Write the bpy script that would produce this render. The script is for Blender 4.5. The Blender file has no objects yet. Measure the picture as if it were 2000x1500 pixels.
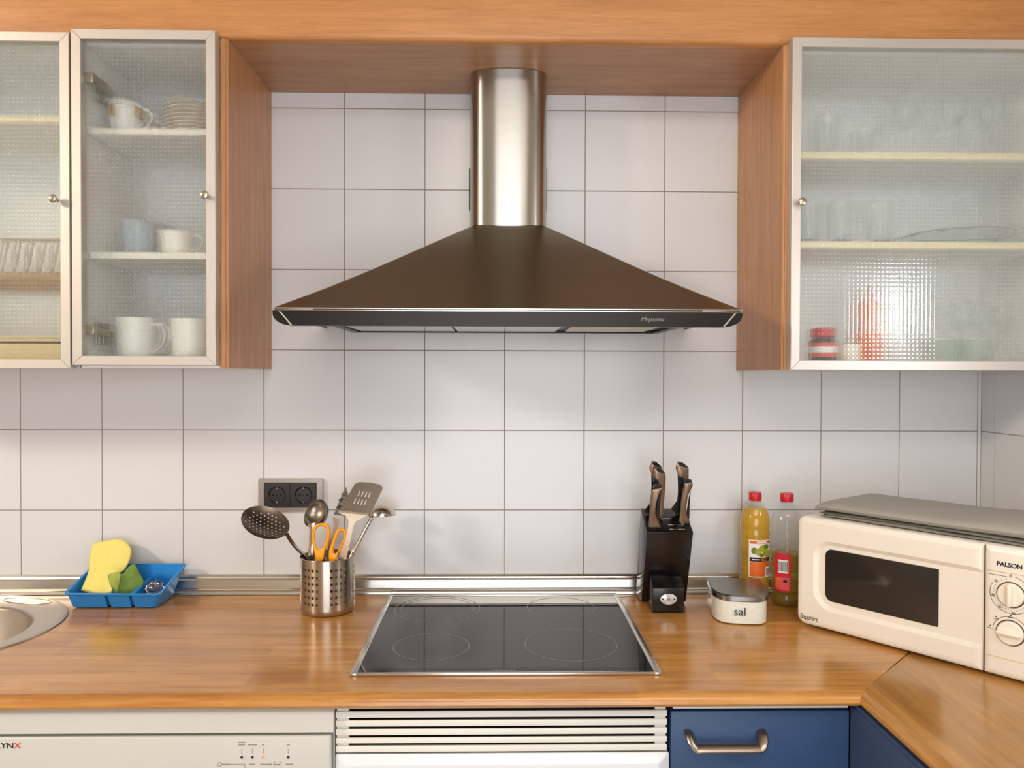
import bpy, bmesh, math, random
from mathutils import Vector, Matrix
random.seed(7)
PI = math.pi
S = bpy.context.scene
COL = S.collection

# ------------------------------------------------------------------ camera, light, exposure
F_PX, CAM = 1500.0, Vector((-0.0175, -1.924, 1.4475))
_p, _y, _r = .0133, .0187, .003
FW = Vector((math.sin(_y)*math.cos(_p), math.cos(_y)*math.cos(_p), -math.sin(_p)))
RT0 = Vector((math.cos(_y), -math.sin(_y), 0)); UP0 = RT0.cross(FW)
RT = RT0*math.cos(_r)+UP0*math.sin(_r); UP = -RT0*math.sin(_r)+UP0*math.cos(_r)
cd = bpy.data.cameras.new('camera'); cam = bpy.data.objects.new('camera', cd); COL.objects.link(cam)
cd.sensor_width = 36; cd.lens = 36*F_PX/2000; cd.clip_start = .02
M = Matrix((RT, UP, -FW)).transposed().to_4x4(); M.translation = CAM
cam.matrix_world = M; S.camera = cam

def at(x, y, Y):
    d = FW+RT*((x-1000)/F_PX)-UP*((y-750)/F_PX)
    return CAM+d*((Y-CAM.y)/d.y)

w = bpy.data.worlds.new('world'); S.world = w; w.use_nodes = True
w.node_tree.nodes['Background'].inputs[0].default_value = (.75, .85, 1, 1)
w.node_tree.nodes['Background'].inputs[1].default_value = .6
S.view_settings.view_transform = 'Standard'; S.view_settings.look = 'None'
S.view_settings.exposure = -0.05; S.view_settings.gamma = 1; S.view_settings.use_curve_mapping = False
S.cycles.use_denoising = True
S.cycles.max_bounces = 14; S.cycles.transparent_max_bounces = 24; S.cycles.transmission_bounces = 12
S.cycles.sample_clamp_indirect = 6

def area(name, loc, target, sx, sy, power, color):
    l = bpy.data.lights.new(name, 'AREA'); l.shape = 'RECTANGLE'; l.size = sx; l.size_y = sy
    l.energy = power; l.color = color
    o = bpy.data.objects.new(name, l); COL.objects.link(o); o.location = loc
    o.rotation_euler = (Vector(target)-Vector(loc)).to_track_quat('-Z', 'Z').to_euler()
    return o
area('ceiling_lamp_light', (-2.75, -2.0, 2.46), (-.2, -.3, 1.5), .34, .34, 42, (1, .83, .67))
area('added_fill_light', (.25, -2.6, 2.56), (.25, -2.6, 0), 1.6, .9, 31, (1, .93, .86))  # added overhead fill behind the camera, brightens the scene from the front
area('side_window_light', (1.185, -1.06, 1.635), (0, -1.0, 1.6), .22, .24, 4, (.95, .97, 1))
area('balcony_window_light', (.05, -4.12, 1.1), (.05, 0, 1.1), 1.7, 2.1, 54, (.88, .93, 1))

# ------------------------------------------------------------------ materials
def lin(c):
    return tuple((v/12.92 if v <= .04045 else ((v+.055)/1.055)**2.4) for v in (x/255 for x in c))+(1,)
def setin(b, **k):
    for n, v in k.items():
        n = n.replace('_', ' ')
        if n in b.inputs: b.inputs[n].default_value = v
def pm(name, rgb, rough=.5, metal=0, bump=0, bscale=200, var=0, vscale=8, stretch=(1, 1, 1), **k):
    m = bpy.data.materials.new(name); m.use_nodes = True; nt = m.node_tree; b = nt.nodes['Principled BSDF']
    c = lin(rgb); b.inputs['Base Color'].default_value = c
    b.inputs['Roughness'].default_value = rough; b.inputs['Metallic'].default_value = metal
    for n, v in k.items(): b.inputs[n.replace('_', ' ')].default_value = v
    tc = nt.nodes.new('ShaderNodeTexCoord'); mp = nt.nodes.new('ShaderNodeMapping'); mp.inputs['Scale'].default_value = stretch
    nt.links.new(tc.outputs['Object'], mp.inputs['Vector'])
    n = nt.nodes.new('ShaderNodeTexNoise'); n.inputs['Scale'].default_value = vscale; n.inputs['Detail'].default_value = 4
    nt.links.new(mp.outputs[0], n.inputs['Vector'])
    r = nt.nodes.new('ShaderNodeValToRGB'); v = max(var, .01)
    r.color_ramp.elements[0].position = .3; r.color_ramp.elements[1].position = .7
    r.color_ramp.elements[0].color = tuple(x*(1-v) for x in c[:3])+(1,); r.color_ramp.elements[1].color = tuple(min(1, x*(1+v)) for x in c[:3])+(1,)
    nt.links.new(n.outputs['Fac'], r.inputs[0]); nt.links.new(r.outputs[0], b.inputs['Base Color'])
    if bump:
        n2 = nt.nodes.new('ShaderNodeTexNoise'); n2.inputs['Scale'].default_value = bscale; n2.inputs['Detail'].default_value = 3
        nt.links.new(mp.outputs[0], n2.inputs['Vector'])
        bp = nt.nodes.new('ShaderNodeBump'); bp.inputs['Distance'].default_value = bump; bp.inputs['Strength'].default_value = 1
        nt.links.new(n2.outputs['Fac'], bp.inputs['Height']); nt.links.new(bp.outputs[0], b.inputs['Normal'])
    return m

def wood(name, a, b_, grain_axis='X', rough=.35, block=None, seed=0, coat=0):
    """beech laminate; grain runs along grain_axis; block=(length, width) prints staves"""
    m = bpy.data.materials.new(name); m.use_nodes = True; nt = m.node_tree; N = nt.nodes; L = nt.links; b = N['Principled BSDF']
    tc = N.new('ShaderNodeTexCoord'); mp = N.new('ShaderNodeMapping'); L.new(tc.outputs['Object'], mp.inputs['Vector'])
    mp.inputs['Location'].default_value = (seed, seed*.7, seed*.3)
    sc = {'X': (1, 14, 14), 'Y': (14, 1, 14), 'Z': (14, 14, 1)}[grain_axis]
    m2 = N.new('ShaderNodeMapping'); m2.inputs['Scale'].default_value = sc; L.new(mp.outputs[0], m2.inputs['Vector'])
    n1 = N.new('ShaderNodeTexNoise'); n1.inputs['Scale'].default_value = 3.2; n1.inputs['Detail'].default_value = 7; n1.inputs['Roughness'].default_value = .62; n1.inputs['Distortion'].default_value = .35
    L.new(m2.outputs[0], n1.inputs['Vector'])
    r = N.new('ShaderNodeValToRGB'); r.color_ramp.elements[0].position = .32; r.color_ramp.elements[1].position = .72
    r.color_ramp.elements[0].color = lin(a); r.color_ramp.elements[1].color = lin(b_)
    L.new(n1.outputs['Fac'], r.inputs[0]); out = r.outputs[0]
    n3 = N.new('ShaderNodeTexNoise'); n3.inputs['Scale'].default_value = 18; n3.inputs['Detail'].default_value = 3; L.new(m2.outputs[0], n3.inputs['Vector'])
    r3 = N.new('ShaderNodeValToRGB'); r3.color_ramp.elements[0].position = .3; r3.color_ramp.elements[1].position = .55
    r3.color_ramp.elements[0].color = (.86, .83, .8, 1); r3.color_ramp.elements[1].color = (1, 1, 1, 1); L.new(n3.outputs['Fac'], r3.inputs[0])
    mx = N.new('ShaderNodeMix'); mx.data_type = 'RGBA'; mx.blend_type = 'MULTIPLY'; mx.inputs[0].default_value = .8
    L.new(out, mx.inputs[6]); L.new(r3.outputs[0], mx.inputs[7]); out = mx.outputs[2]
    if block:
        br = N.new('ShaderNodeTexBrick'); m4 = N.new('ShaderNodeMapping')
        if grain_axis == 'Y': m4.inputs['Rotation'].default_value = (0, 0, PI/2)
        L.new(mp.outputs[0], m4.inputs['Vector']); L.new(m4.outputs[0], br.inputs['Vector'])
        br.inputs['Scale'].default_value = 1; br.inputs['Brick Width'].default_value = block[0]; br.inputs['Row Height'].default_value = block[1]
        br.inputs['Mortar Size'].default_value = 0.0; br.offset = .37; br.offset_frequency = 3
        br.inputs['Color1'].default_value = (.66, .64, .60, 1); br.inputs['Color2'].default_value = (1.0, 1.0, 1.0, 1)
        mx2 = N.new('ShaderNodeMix'); mx2.data_type = 'RGBA'; mx2.blend_type = 'MULTIPLY'; mx2.inputs[0].default_value = .75
        L.new(out, mx2.inputs[6]); L.new(br.outputs['Color'], mx2.inputs[7]); out = mx2.outputs[2]
    L.new(out, b.inputs['Base Color']); b.inputs['Roughness'].default_value = rough
    b.inputs['Coat Weight'].default_value = coat; b.inputs['Coat Roughness'].default_value = .18
    return m

def brushed(name, rgb, rough=.28, axis='Z', dark=0, bump=2e-5):
    """brushed steel, scratches running along axis"""
    sc = {'X': (2, 300, 300), 'Y': (300, 2, 300), 'Z': (300, 300, 2)}[axis]
    m = pm(name, rgb, rough, 1, bump=bump, bscale=1.0, var=.05, vscale=.8, stretch=sc)
    return m

def front_only(nt, fac):
    ge = nt.nodes.new('ShaderNodeNewGeometry'); su = nt.nodes.new('ShaderNodeMath'); su.operation = 'SUBTRACT'; su.inputs[0].default_value = 1
    nt.links.new(ge.outputs['Backfacing'], su.inputs[1]); mu = nt.nodes.new('ShaderNodeMath'); mu.operation = 'MULTIPLY'
    nt.links.new(fac, mu.inputs[0]); nt.links.new(su.outputs[0], mu.inputs[1]); return mu.outputs[0]

def aniso(name, rgb, rough=.32, an=.85):
    m = pm(name, rgb, rough, 1, var=.04, vscale=30, stretch=(1, 1, .05)); nt = m.node_tree; b = nt.nodes['Principled BSDF']
    b.inputs['Anisotropic'].default_value = an; b.inputs['Anisotropic Rotation'].default_value = .25
    t = nt.nodes.new('ShaderNodeTangent'); t.direction_type = 'RADIAL'; t.axis = 'Z'; nt.links.new(t.outputs[0], b.inputs['Tangent'])
    return m

def see_through(name, tint, gloss_rough=.02, haze=.06, ior=1.45, clear=1.0, bumpd=0):
    """real transparent walls: mostly transparent, fresnel gloss, a little haze"""
    m = bpy.data.materials.new(name); m.use_nodes = True; nt = m.node_tree; N = nt.nodes; L = nt.links
    for n in list(N):
        if n.type != 'OUTPUT_MATERIAL': N.remove(n)
    out = [n for n in N if n.type == 'OUTPUT_MATERIAL'][0]
    t = N.new('ShaderNodeBsdfTransparent'); t.inputs[0].default_value = tint+(1,)
    g = N.new('ShaderNodeBsdfGlossy'); g.inputs['Roughness'].default_value = gloss_rough; g.inputs[0].default_value = (1, 1, 1, 1)
    d = N.new('ShaderNodeBsdfDiffuse'); d.inputs[0].default_value = (.8, .82, .8, 1)
    a = N.new('ShaderNodeMixShader'); a.inputs[0].default_value = haze; L.new(t.outputs[0], a.inputs[1]); L.new(d.outputs[0], a.inputs[2])
    fr = N.new('ShaderNodeFresnel'); fr.inputs[0].default_value = ior
    b = N.new('ShaderNodeMixShader'); L.new(front_only(nt, fr.outputs[0]), b.inputs[0]); L.new(a.outputs[0], b.inputs[1]); L.new(g.outputs[0], b.inputs[2])
    L.new(b.outputs[0], out.inputs[0])
    if bumpd:
        tc = N.new('ShaderNodeTexCoord'); n = N.new('ShaderNodeTexNoise'); n.inputs['Scale'].default_value = 40; L.new(tc.outputs['Object'], n.inputs['Vector'])
        bp = N.new('ShaderNodeBump'); bp.inputs['Distance'].default_value = bumpd; L.new(n.outputs['Fac'], bp.inputs['Height'])
        L.new(bp.outputs[0], g.inputs['Normal']); L.new(bp.outputs[0], fr.inputs['Normal'])
    return m

def pane_mat(name, slope=.043, pitch=.0088, rr=.04):
    m = bpy.data.materials.new(name); m.use_nodes = True; nt = m.node_tree; N = nt.nodes; L = nt.links
    for n in list(N):
        if n.type != 'OUTPUT_MATERIAL': N.remove(n)
    out = [n for n in N if n.type == 'OUTPUT_MATERIAL'][0]
    tc = N.new('ShaderNodeTexCoord'); sp = N.new('ShaderNodeSeparateXYZ'); L.new(tc.outputs['Object'], sp.inputs[0])
    def M_(op, a, b=None):
        n = N.new('ShaderNodeMath'); n.operation = op
        for i, v in enumerate((a, b)):
            if v is None: continue
            if hasattr(v, 'is_linked'): L.new(v, n.inputs[i])
            else: n.inputs[i].default_value = v
        return n.outputs[0]
    k = 2*PI/pitch
    sx = M_('SINE', M_('MULTIPLY', sp.outputs['X'], k)); sz = M_('SINE', M_('MULTIPLY', sp.outputs['Z'], k))
    h = M_('ADD', sx, sz)
    pk = M_('POWER', M_('MAXIMUM', M_('MULTIPLY', h, .5), 0.0), 7.0)
    h = M_('ADD', h, M_('MULTIPLY', pk, -4.0))
    bp = N.new('ShaderNodeBump'); bp.inputs['Distance'].default_value = slope*pitch/(2*PI); L.new(h, bp.inputs['Height'])
    t = N.new('ShaderNodeBsdfTransparent'); t.inputs[0].default_value = (.975, .985, .975, 1)
    rf = N.new('ShaderNodeBsdfRefraction'); rf.inputs['IOR'].default_value = 1.22; rf.inputs['Roughness'].default_value = rr; rf.inputs[0].default_value = (.97, .98, .97, 1)
    L.new(bp.outputs[0], rf.inputs['Normal'])
    mx = N.new('ShaderNodeMixShader'); mx.inputs[0].default_value = .45; L.new(t.outputs[0], mx.inputs[1]); L.new(rf.outputs[0], mx.inputs[2])
    d = N.new('ShaderNodeBsdfDiffuse'); d.inputs[0].default_value = (.66, .69, .66, 1)
    mh = N.new('ShaderNodeMixShader'); L.new(M_('ADD', M_('MULTIPLY', pk, .17), .045), mh.inputs[0]); L.new(mx.outputs[0], mh.inputs[1]); L.new(d.outputs[0], mh.inputs[2])
    g = N.new('ShaderNodeBsdfGlossy'); g.inputs['Roughness'].default_value = .03; L.new(bp.outputs[0], g.inputs['Normal'])
    fr = N.new('ShaderNodeFresnel'); fr.inputs[0].default_value = 1.5
    mo = N.new('ShaderNodeMixShader'); L.new(front_only(nt, fr.outputs[0]), mo.inputs[0]); L.new(mh.outputs[0], mo.inputs[1]); L.new(g.outputs[0], mo.inputs[2])
    L.new(mo.outputs[0], out.inputs[0])
    return m

TILE = pm('white_tile_glaze', (219, 219, 219), .28, bump=.0002, bscale=9, var=.02, vscale=3)
GROUT = pm('grey_grout', (142, 128, 118), .9, bump=.0003)
PLASTER = pm('white_plaster', (236, 232, 224), .9, bump=.0004)
FLOORM = pm('pale_floor', (190, 182, 172), .35, var=.05)
BEECH = wood('beech_laminate', (180, 122, 68), (204, 144, 88), 'X', .38)
BEECH_SHADED = wood('beech_laminate_shaded', (166, 120, 84), (188, 142, 104), 'X', .38, seed=5)  # same laminate as the fascia, with the soffit's shade put into its colour
BEECHV = wood('beech_laminate_upright', (182, 128, 84), (206, 152, 106), 'Z', .38, seed=3.1)
TOPW = wood('worktop_laminate', (182, 118, 52), (220, 164, 88), 'X', .2, block=(.42, .048), seed=1.3, coat=.25)
TOPWY = wood('worktop_laminate_return', (174, 119, 52), (202, 148, 76), 'Y', .2, block=(.42, .048), seed=4.3, coat=.25)
ALU = pm('satin_aluminium', (208, 201, 192), .42, .6)
ALUD = pm('anodised_edge', (120, 112, 98), .45, .8)
CARC = pm('white_cabinet_board', (246, 246, 243), .5)
CREAM = pm('cream_shelf_edge', (236, 222, 186), .5)
SHELFW = pm('white_shelf_board', (236, 232, 220), .5)
STEEL = None
STEELH = brushed('brushed_steel_canopy', (160, 154, 134), .26, 'X')
STEELB = brushed('brushed_steel_band', (47, 45, 42), .34, 'X')
BRIGHT = pm('bright_metal', (240, 238, 232), .16, 1)
STEELX = brushed('brushed_steel_trim', (214, 210, 202), .2, 'X')
STEELP = None
UTEN = pm('utensil_steel', (205, 196, 184), .2, 1)
UTEND = pm('utensil_steel_dark', (112, 102, 92), .3, 1)
SINKM = pm('sink_steel', (186, 178, 168), .3, 1, bump=.00004, bscale=60)
HINGE = pm('hinge_metal', (150, 138, 116), .3, 1)
KNOBM = pm('satin_nickel', (176, 160, 140), .28, 1)
BLKGLASS = pm('black_ceramic_glass', (9, 9, 9), .05, 0)
RING = pm('hob_ring_print', (130, 128, 124), .3)
BLKPL = pm('black_plastic', (20, 20, 21), .35)
BLKPAINT = pm('black_lacquer_wood', (14, 13, 13), .22)
BLKSOCK = pm('socket_black', (34, 35, 37), .42)
DARK = pm('dark_void', (10, 9, 8), .9)
HNDL = pm('knife_handle_metal', (140, 122, 104), .36, .85)
BLUE = pm('blue_drawer_front', (46, 72, 108), .45, bump=.00002, bscale=500)
BLUED = pm('blue_carcass_edge', (56, 78, 112), .5)
APPL = pm('appliance_offwhite', (200, 197, 187), .38)
APPLW = pm('grille_white', (226, 223, 212), .42, var=.03, vscale=5)
OVENW = pm('oven_white', (224, 226, 226), .2)
MWB = pm('microwave_cream', (240, 233, 218), .3)
MWK = pm('microwave_knob_cream', (242, 233, 216), .3)
MWG = pm('microwave_window', (38, 32, 27), .08)
MWGAP = pm('brown_gap', (92, 70, 58), .8)
INK = pm('black_print', (22, 22, 26), .6)
GREYINK = pm('grey_print', (140, 134, 122), .6)
REDINK = pm('red_print', (214, 60, 52), .6)
WHITEINK = pm('pale_print', (214, 208, 200), .5)
CLOTHG = pm('grey_coated_cloth', (160, 156, 146), .55, bump=.0008, bscale=18)
TRAYB = pm('blue_plastic', (40, 134, 208), .33)
YEL = pm('yellow_cleaning_cloth', (236, 222, 122), .95, bump=.006, bscale=28)
GRN = pm('green_sponge', (166, 180, 84), .95, bump=.0012, bscale=450, var=.12, vscale=60)
GRND = pm('dark_green_scourer', (120, 148, 66), .95, bump=.0010, bscale=600, var=.12, vscale=60)
WOOL = pm('steel_wool_wire', (190, 186, 178), .2, 1)
ORANGE = pm('orange_scissor_plastic', (245, 160, 12), .35)
REDCAP = pm('red_cap_plastic', (196, 22, 34), .35)
SALTM = pm('salt_grains', (250, 246, 240), .9, bump=.0007, bscale=420, var=.08, vscale=260)
LIDM = pm('salt_lid_steel', (150, 148, 144), .28, 1)
CER = pm('white_ceramic', (240, 238, 232), .15)
CERC = pm('cream_ceramic', (238, 226, 208), .2)
GOLD = pm('gold_glaze', (168, 132, 56), .35)
BROWNL = pm('brown_line', (70, 52, 36), .5)
BEIGE = pm('beige_rack_plastic', (170, 140, 100), .5)
BEIGEL = pm('beige_tray_plastic', (212, 188, 140), .45)
STEELP = aniso('brushed_steel_pot', (190, 180, 166), .26)
STEEL = aniso('brushed_steel_duct', (176, 173, 166), .25)
PANE = pane_mat('textured_glass_pane')
GLASSW = see_through('thin_glassware', (.95, .965, .96), .02, .10, 1.6)
GLASSB = see_through('blue_glass_base', (.45, .5, .68), .04, .45)
GLASSR = see_through('rose_glass_base', (.6, .42, .38), .04, .45)
PETC = see_through('clear_bottle_plastic', (.96, .965, .95), .04, .025, 1.35, bumpd=.0015)
OILG = see_through('golden_oil', (.97, .78, .10), .06, .42, 1.4, bumpd=.001)
OILD = see_through('olive_oil', (.80, .66, .14), .06, .26, 1.2, bumpd=.001)
for m_, col in ((GLASSB, (.06, .09, .30, 1)), (GLASSR, (.30, .12, .10, 1)), (OILG, (.86, .52, .015, 1)), (OILD, (.46, .34, .03, 1))):
    for n in m_.node_tree.nodes:
        if n.type == 'BSDF_DIFFUSE': n.inputs[0].default_value = col
ORSP = pm('orange_squeeze_bottle', (240, 112, 8), .4)
LBLW = pm('label_white', (240, 238, 232), .5); LBLO = pm('label_orange', (226, 104, 28), .5)
LBLG = pm('label_fruit_green', (164, 168, 40), .5); LBLD = pm('label_fruit_dark', (110, 120, 30), .5)
LBLR = pm('label_red', (206, 26, 44), .5); LBLP = pm('label_pink', (226, 84, 84), .5)
LEDR = pm('red_indicator', (250, 120, 110), .4)
LEDR.node_tree.nodes['Principled BSDF'].inputs['Emission Color'].default_value = (1, .12, .1, 1)
LEDR.node_tree.nodes['Principled BSDF'].inputs['Emission Strength'].default_value = 1.2
LAMPG = pm('lamp_glow', (255, 240, 214), .5)
LAMPG.node_tree.nodes['Principled BSDF'].inputs['Emission Color'].default_value = (1, .9, .72, 1)
LAMPG.node_tree.nodes['Principled BSDF'].inputs['Emission Strength'].default_value = 2

# ------------------------------------------------------------------ mesh helpers
def obj(name, bm, mat, parent=None, smooth=True, loc=None, angle=35):
    me = bpy.data.meshes.new(name)
    bmesh.ops.recalc_face_normals(bm, faces=bm.faces)
    if smooth:
        a = math.radians(angle)
        for f in bm.faces: f.smooth = True
        for e in bm.edges:
            if len(e.link_faces) == 2: e.smooth = e.calc_face_angle(0) < a
            else: e.smooth = False
    bm.to_mesh(me); bm.free()
    for mm in (mat if isinstance(mat, (list, tuple)) else [mat]): me.materials.append(mm)
    o = bpy.data.objects.new(name, me); COL.objects.link(o)
    if loc: o.location = loc
    if parent: o.parent = parent
    return o
def thing(name, label, cat, group=None, loc=(0, 0, 0), rz=0):
    o = bpy.data.objects.new(name, None); COL.objects.link(o); o.location = loc; o.rotation_euler = (0, 0, rz)
    o.empty_display_size = .05
    return tag(o, label, cat, group)
def tag(o, label, cat, group=None):
    o['label'] = label; o['category'] = cat
    if group: o['group'] = group
    return o
def empty(name, parent=None, loc=(0, 0, 0)):
    o = bpy.data.objects.new(name, None); COL.objects.link(o); o.location = loc; o.empty_display_size = .03
    if parent: o.parent = parent
    return o
def struct(o): o['kind'] = 'structure'; return o
def box(x0, x1, y0, y1, z0, z1, bev=0, seg=2, bm=None):
    own = bm is None
    if own: bm = bmesh.new()
    r = bmesh.ops.create_cube(bm, size=1)
    vs = r['verts']
    for v in vs: v.co = Vector((x0+(v.co.x+.5)*(x1-x0), y0+(v.co.y+.5)*(y1-y0), z0+(v.co.z+.5)*(z1-z0)))
    if bev:
        es = list({e for v in vs for e in v.link_edges})
        bmesh.ops.bevel(bm, geom=es, offset=bev, segments=seg, profile=.5, affect='EDGES')
    return bm
def loft(loops, close=True, cap0=True, cap1=True, bm=None, ring=False):
    bm = bm or bmesh.new(); L = [[bm.verts.new(p) for p in lp] for lp in loops]; n = len(L[0])
    pairs = list(zip(L, L[1:]))+([(L[-1], L[0])] if ring else [])
    for a, b in pairs:
        for i in range(n if close else n-1):
            j = (i+1) % n
            try: bm.faces.new((a[i], a[j], b[j], b[i]))
            except ValueError: pass
    if not ring:
        if cap0 and close: bm.faces.new(L[0][::-1])
        if cap1 and close: bm.faces.new(L[-1])
    return bm
def lathe(prof, seg=32, c=(0, 0), bm=None, axis='Z', cz=0, caps=True):
    """prof: [(r, z)]"""
    loops = []
    for r, z in prof:
        r = max(r, 1e-5); lp = []
        for i in range(seg):
            a = 2*PI*i/seg
            if axis == 'Z': lp.append((c[0]+r*math.cos(a), c[1]+r*math.sin(a), z))
            elif axis == 'Y': lp.append((c[0]+r*math.cos(a), z, c[1]+r*math.sin(a)))
            else: lp.append((z, c[0]+r*math.cos(a), c[1]+r*math.sin(a)))
        loops.append(lp)
    return loft(loops, cap0=caps, cap1=caps, bm=bm)
def tube(pts, r, seg=10, bm=None, flat=None, cap=True, closed=False, up=None):
    """sweep; r number or list; flat=(ra, rb) elliptic section list optional"""
    pts = [Vector(p) for p in pts]; n = len(pts); loops = []
    prev = None
    for i, p in enumerate(pts):
        if closed: t = (pts[(i+1) % n]-pts[i-1]).normalized()
        else: t = (pts[min(i+1, n-1)]-pts[max(i-1, 0)]).normalized()
        if prev is None:
            u = Vector(up) if up else (Vector((0, 1, 0)) if abs(t.y) < .9 else Vector((1, 0, 0)))
        else: u = prev
        u = (u-t*u.dot(t)).normalized(); prev = u; v = t.cross(u)
        rr = r[i] if isinstance(r, list) else r
        ra, rb = rr if isinstance(rr, (list, tuple)) else (rr, rr)
        loops.append([p+u*ra*math.cos(2*PI*k/seg)+v*rb*math.sin(2*PI*k/seg) for k in range(seg)])
    return loft(loops, cap0=cap, cap1=cap, bm=bm, ring=closed)
def smoothpath(pts, n=6):
    P = [Vector(p) for p in pts]; out = []
    for i in range(len(P)-1):
        p0 = P[max(i-1, 0)]; p1 = P[i]; p2 = P[i+1]; p3 = P[min(i+2, len(P)-1)]
        for k in range(n):
            t = k/n
            out.append(.5*((2*p1)+(-p0+p2)*t+(2*p0-5*p1+4*p2-p3)*t*t+(-p0+3*p1-3*p2+p3)*t**3))
    out.append(P[-1]); return out
def prism(poly, y0, y1, bev=0, bm=None):
    """poly in XZ, extruded along Y"""
    bm = loft([[(x, y0, z) for x, z in poly], [(x, y1, z) for x, z in poly]], bm=bm)
    if bev: bmesh.ops.bevel(bm, geom=[e for e in bm.edges], offset=bev, segments=2, profile=.5, affect='EDGES')
    return bm
def prismz(poly, z0, z1, bev=0, bm=None):
    bm = loft([[(x, y, z0) for x, y in poly], [(x, y, z1) for x, y in poly]], bm=bm)
    if bev:
        bmesh.ops.bevel(bm, geom=[e for e in bm.edges if abs(e.verts[0].co.z-e.verts[1].co.z) < 1e-6], offset=bev, segments=2, profile=.5, affect='EDGES')
    return bm
def prismx(poly, x0, x1, bev=0, bm=None):
    bm = loft([[(x0, y, z) for y, z in poly], [(x1, y, z) for y, z in poly]], bm=bm)
    if bev: bmesh.ops.bevel(bm, geom=[e for e in bm.edges], offset=bev, segments=2, profile=.5, affect='EDGES')
    return bm
def rrect(x0, x1, z0, z1, r, n=6):
    out = []
    rs = r if isinstance(r, (list, tuple)) else [r]*4   # bl, br, tr, tl
    for cx, cz, a0, q in ((x0+rs[0], z0+rs[0], PI, rs[0]), (x1-rs[1], z0+rs[1], 1.5*PI, rs[1]), (x1-rs[2], z1-rs[2], 0, rs[2]), (x0+rs[3], z1-rs[3], .5*PI, rs[3])):
        for k in range(n+1):
            a = a0+.5*PI*k/n; out.append((cx+q*math.cos(a), cz+q*math.sin(a)))
    return out
def cut(o, bmc):
    me = bpy.data.meshes.new('c'); bmesh.ops.recalc_face_normals(bmc, faces=bmc.faces); bmc.to_mesh(me); bmc.free()
    c = bpy.data.objects.new('c', me); COL.objects.link(c); c.parent = o.parent
    md = o.modifiers.new('b', 'BOOLEAN'); md.operation = 'DIFFERENCE'; md.object = c; md.solver = 'EXACT'
    bpy.context.view_layer.update()
    dg = bpy.context.evaluated_depsgraph_get()
    nm = bpy.data.meshes.new_from_object(o.evaluated_get(dg)); o.modifiers.clear()
    old = o.data; nm.name = old.name; o.data = nm
    bpy.data.objects.remove(c); bpy.data.meshes.remove(me)
    return o
def text(name, s, size, mat, parent, mat4, depth=.0003, space=1.0, sx=1.0, shear=0, offset=0):
    cu = bpy.data.curves.new(name, 'FONT'); cu.body = s; cu.size = size; cu.extrude = depth; cu.space_character = space; cu.shear = shear; cu.offset = offset
    cu.align_x = 'CENTER'; cu.align_y = 'CENTER'
    t = bpy.data.objects.new('t', cu); COL.objects.link(t); bpy.context.view_layer.update()
    me = bpy.data.meshes.new_from_object(t.evaluated_get(bpy.context.evaluated_depsgraph_get()))
    bpy.data.objects.remove(t); me.name = name; me.materials.clear(); me.materials.append(mat)
    for v in me.vertices: v.co.x *= sx
    o = bpy.data.objects.new(name, me); COL.objects.link(o)
    if parent: o.parent = parent
    o.matrix_basis = mat4
    return o
def front_m(x, y, z, rot=0):   # text on a face that looks to -Y
    return Matrix.Translation((x, y, z)) @ Matrix.Rotation(PI/2, 4, 'X') @ Matrix.Rotation(rot, 4, 'Z')
def copy_tree(o, parent=None, loc=None):
    c = o.copy(); COL.objects.link(c)
    if parent: c.parent = parent
    if loc is not None: c.location = loc
    for ch in list(o.children): copy_tree(ch, c)
    return c

# ------------------------------------------------------------------ room shell
XR, XL, YB, ZC = 1.209, -2.9, -4.2, 2.6
wall_back = struct(obj('wall_back', box(XL, XR+.1, .0012, .12, 0, ZC), GROUT, smooth=False))
wall_right = struct(obj('wall_right', box(XR+.0012, XR+.12, YB, .0012, 0, ZC), GROUT, smooth=False))
wl = struct(obj('wall_left', box(XL-.1, XL, YB, .12, 0, ZC), PLASTER, smooth=False))
bmw = bmesh.new()
for a in ((XL, -.85, 0, ZC), (.95, XR+.12, 0, ZC), (-.85, .95, 2.2, ZC)): box(a[0], a[1], YB-.1, YB, a[2], a[3], bm=bmw)
wf = struct(obj('wall_front', bmw, PLASTER, smooth=False))
fl = struct(obj('floor', box(XL-.1, XR+.12, YB-.1, .12, -.05, 0), FLOORM, smooth=False))
ce = struct(obj('ceiling', box(XL-.1, XR+.12, YB-.1, .12, ZC, ZC+.05), PLASTER, smooth=False))
T = .2; Z0 = 1.1054; g = .0009
tbm = box(-T/2+g, T/2-g, 0, .007, -T/2+g, T/2-g)
bmesh.ops.bevel(tbm, geom=[e for e in tbm.edges if e.verts[0].co.y < .001 and e.verts[1].co.y < .001], offset=.0009, segments=1, affect='EDGES')
proto = obj('tile', tbm, TILE, wall_back, smooth=False); tile_me = proto.data; first = [True]
def tile(x0, x1, z0, z1, wall='b', y0=0):
    full = abs(x1-x0-T) < 1e-4 and abs(z1-z0-T) < 1e-4
    if full and first[0]: o = proto; first[0] = False
    else:
        o = bpy.data.objects.new('tile', tile_me); COL.objects.link(o)
    o.parent = wall_back if wall == 'b' else wall_right
    o.scale = ((x1-x0)/T, 1, (z1-z0)/T)
    jit = (random.uniform(-.0012, .0012), 0, random.uniform(-.0012, .0012))
    if wall == 'b':
        o.location = ((x0+x1)/2, random.uniform(-.0001, .0001), (z0+z1)/2); o.rotation_euler = jit
    else:
        o.location = (XR, (x0+x1)/2, (z0+z1)/2); o.rotation_euler = (jit[0], 0, -PI/2+jit[2])
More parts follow.
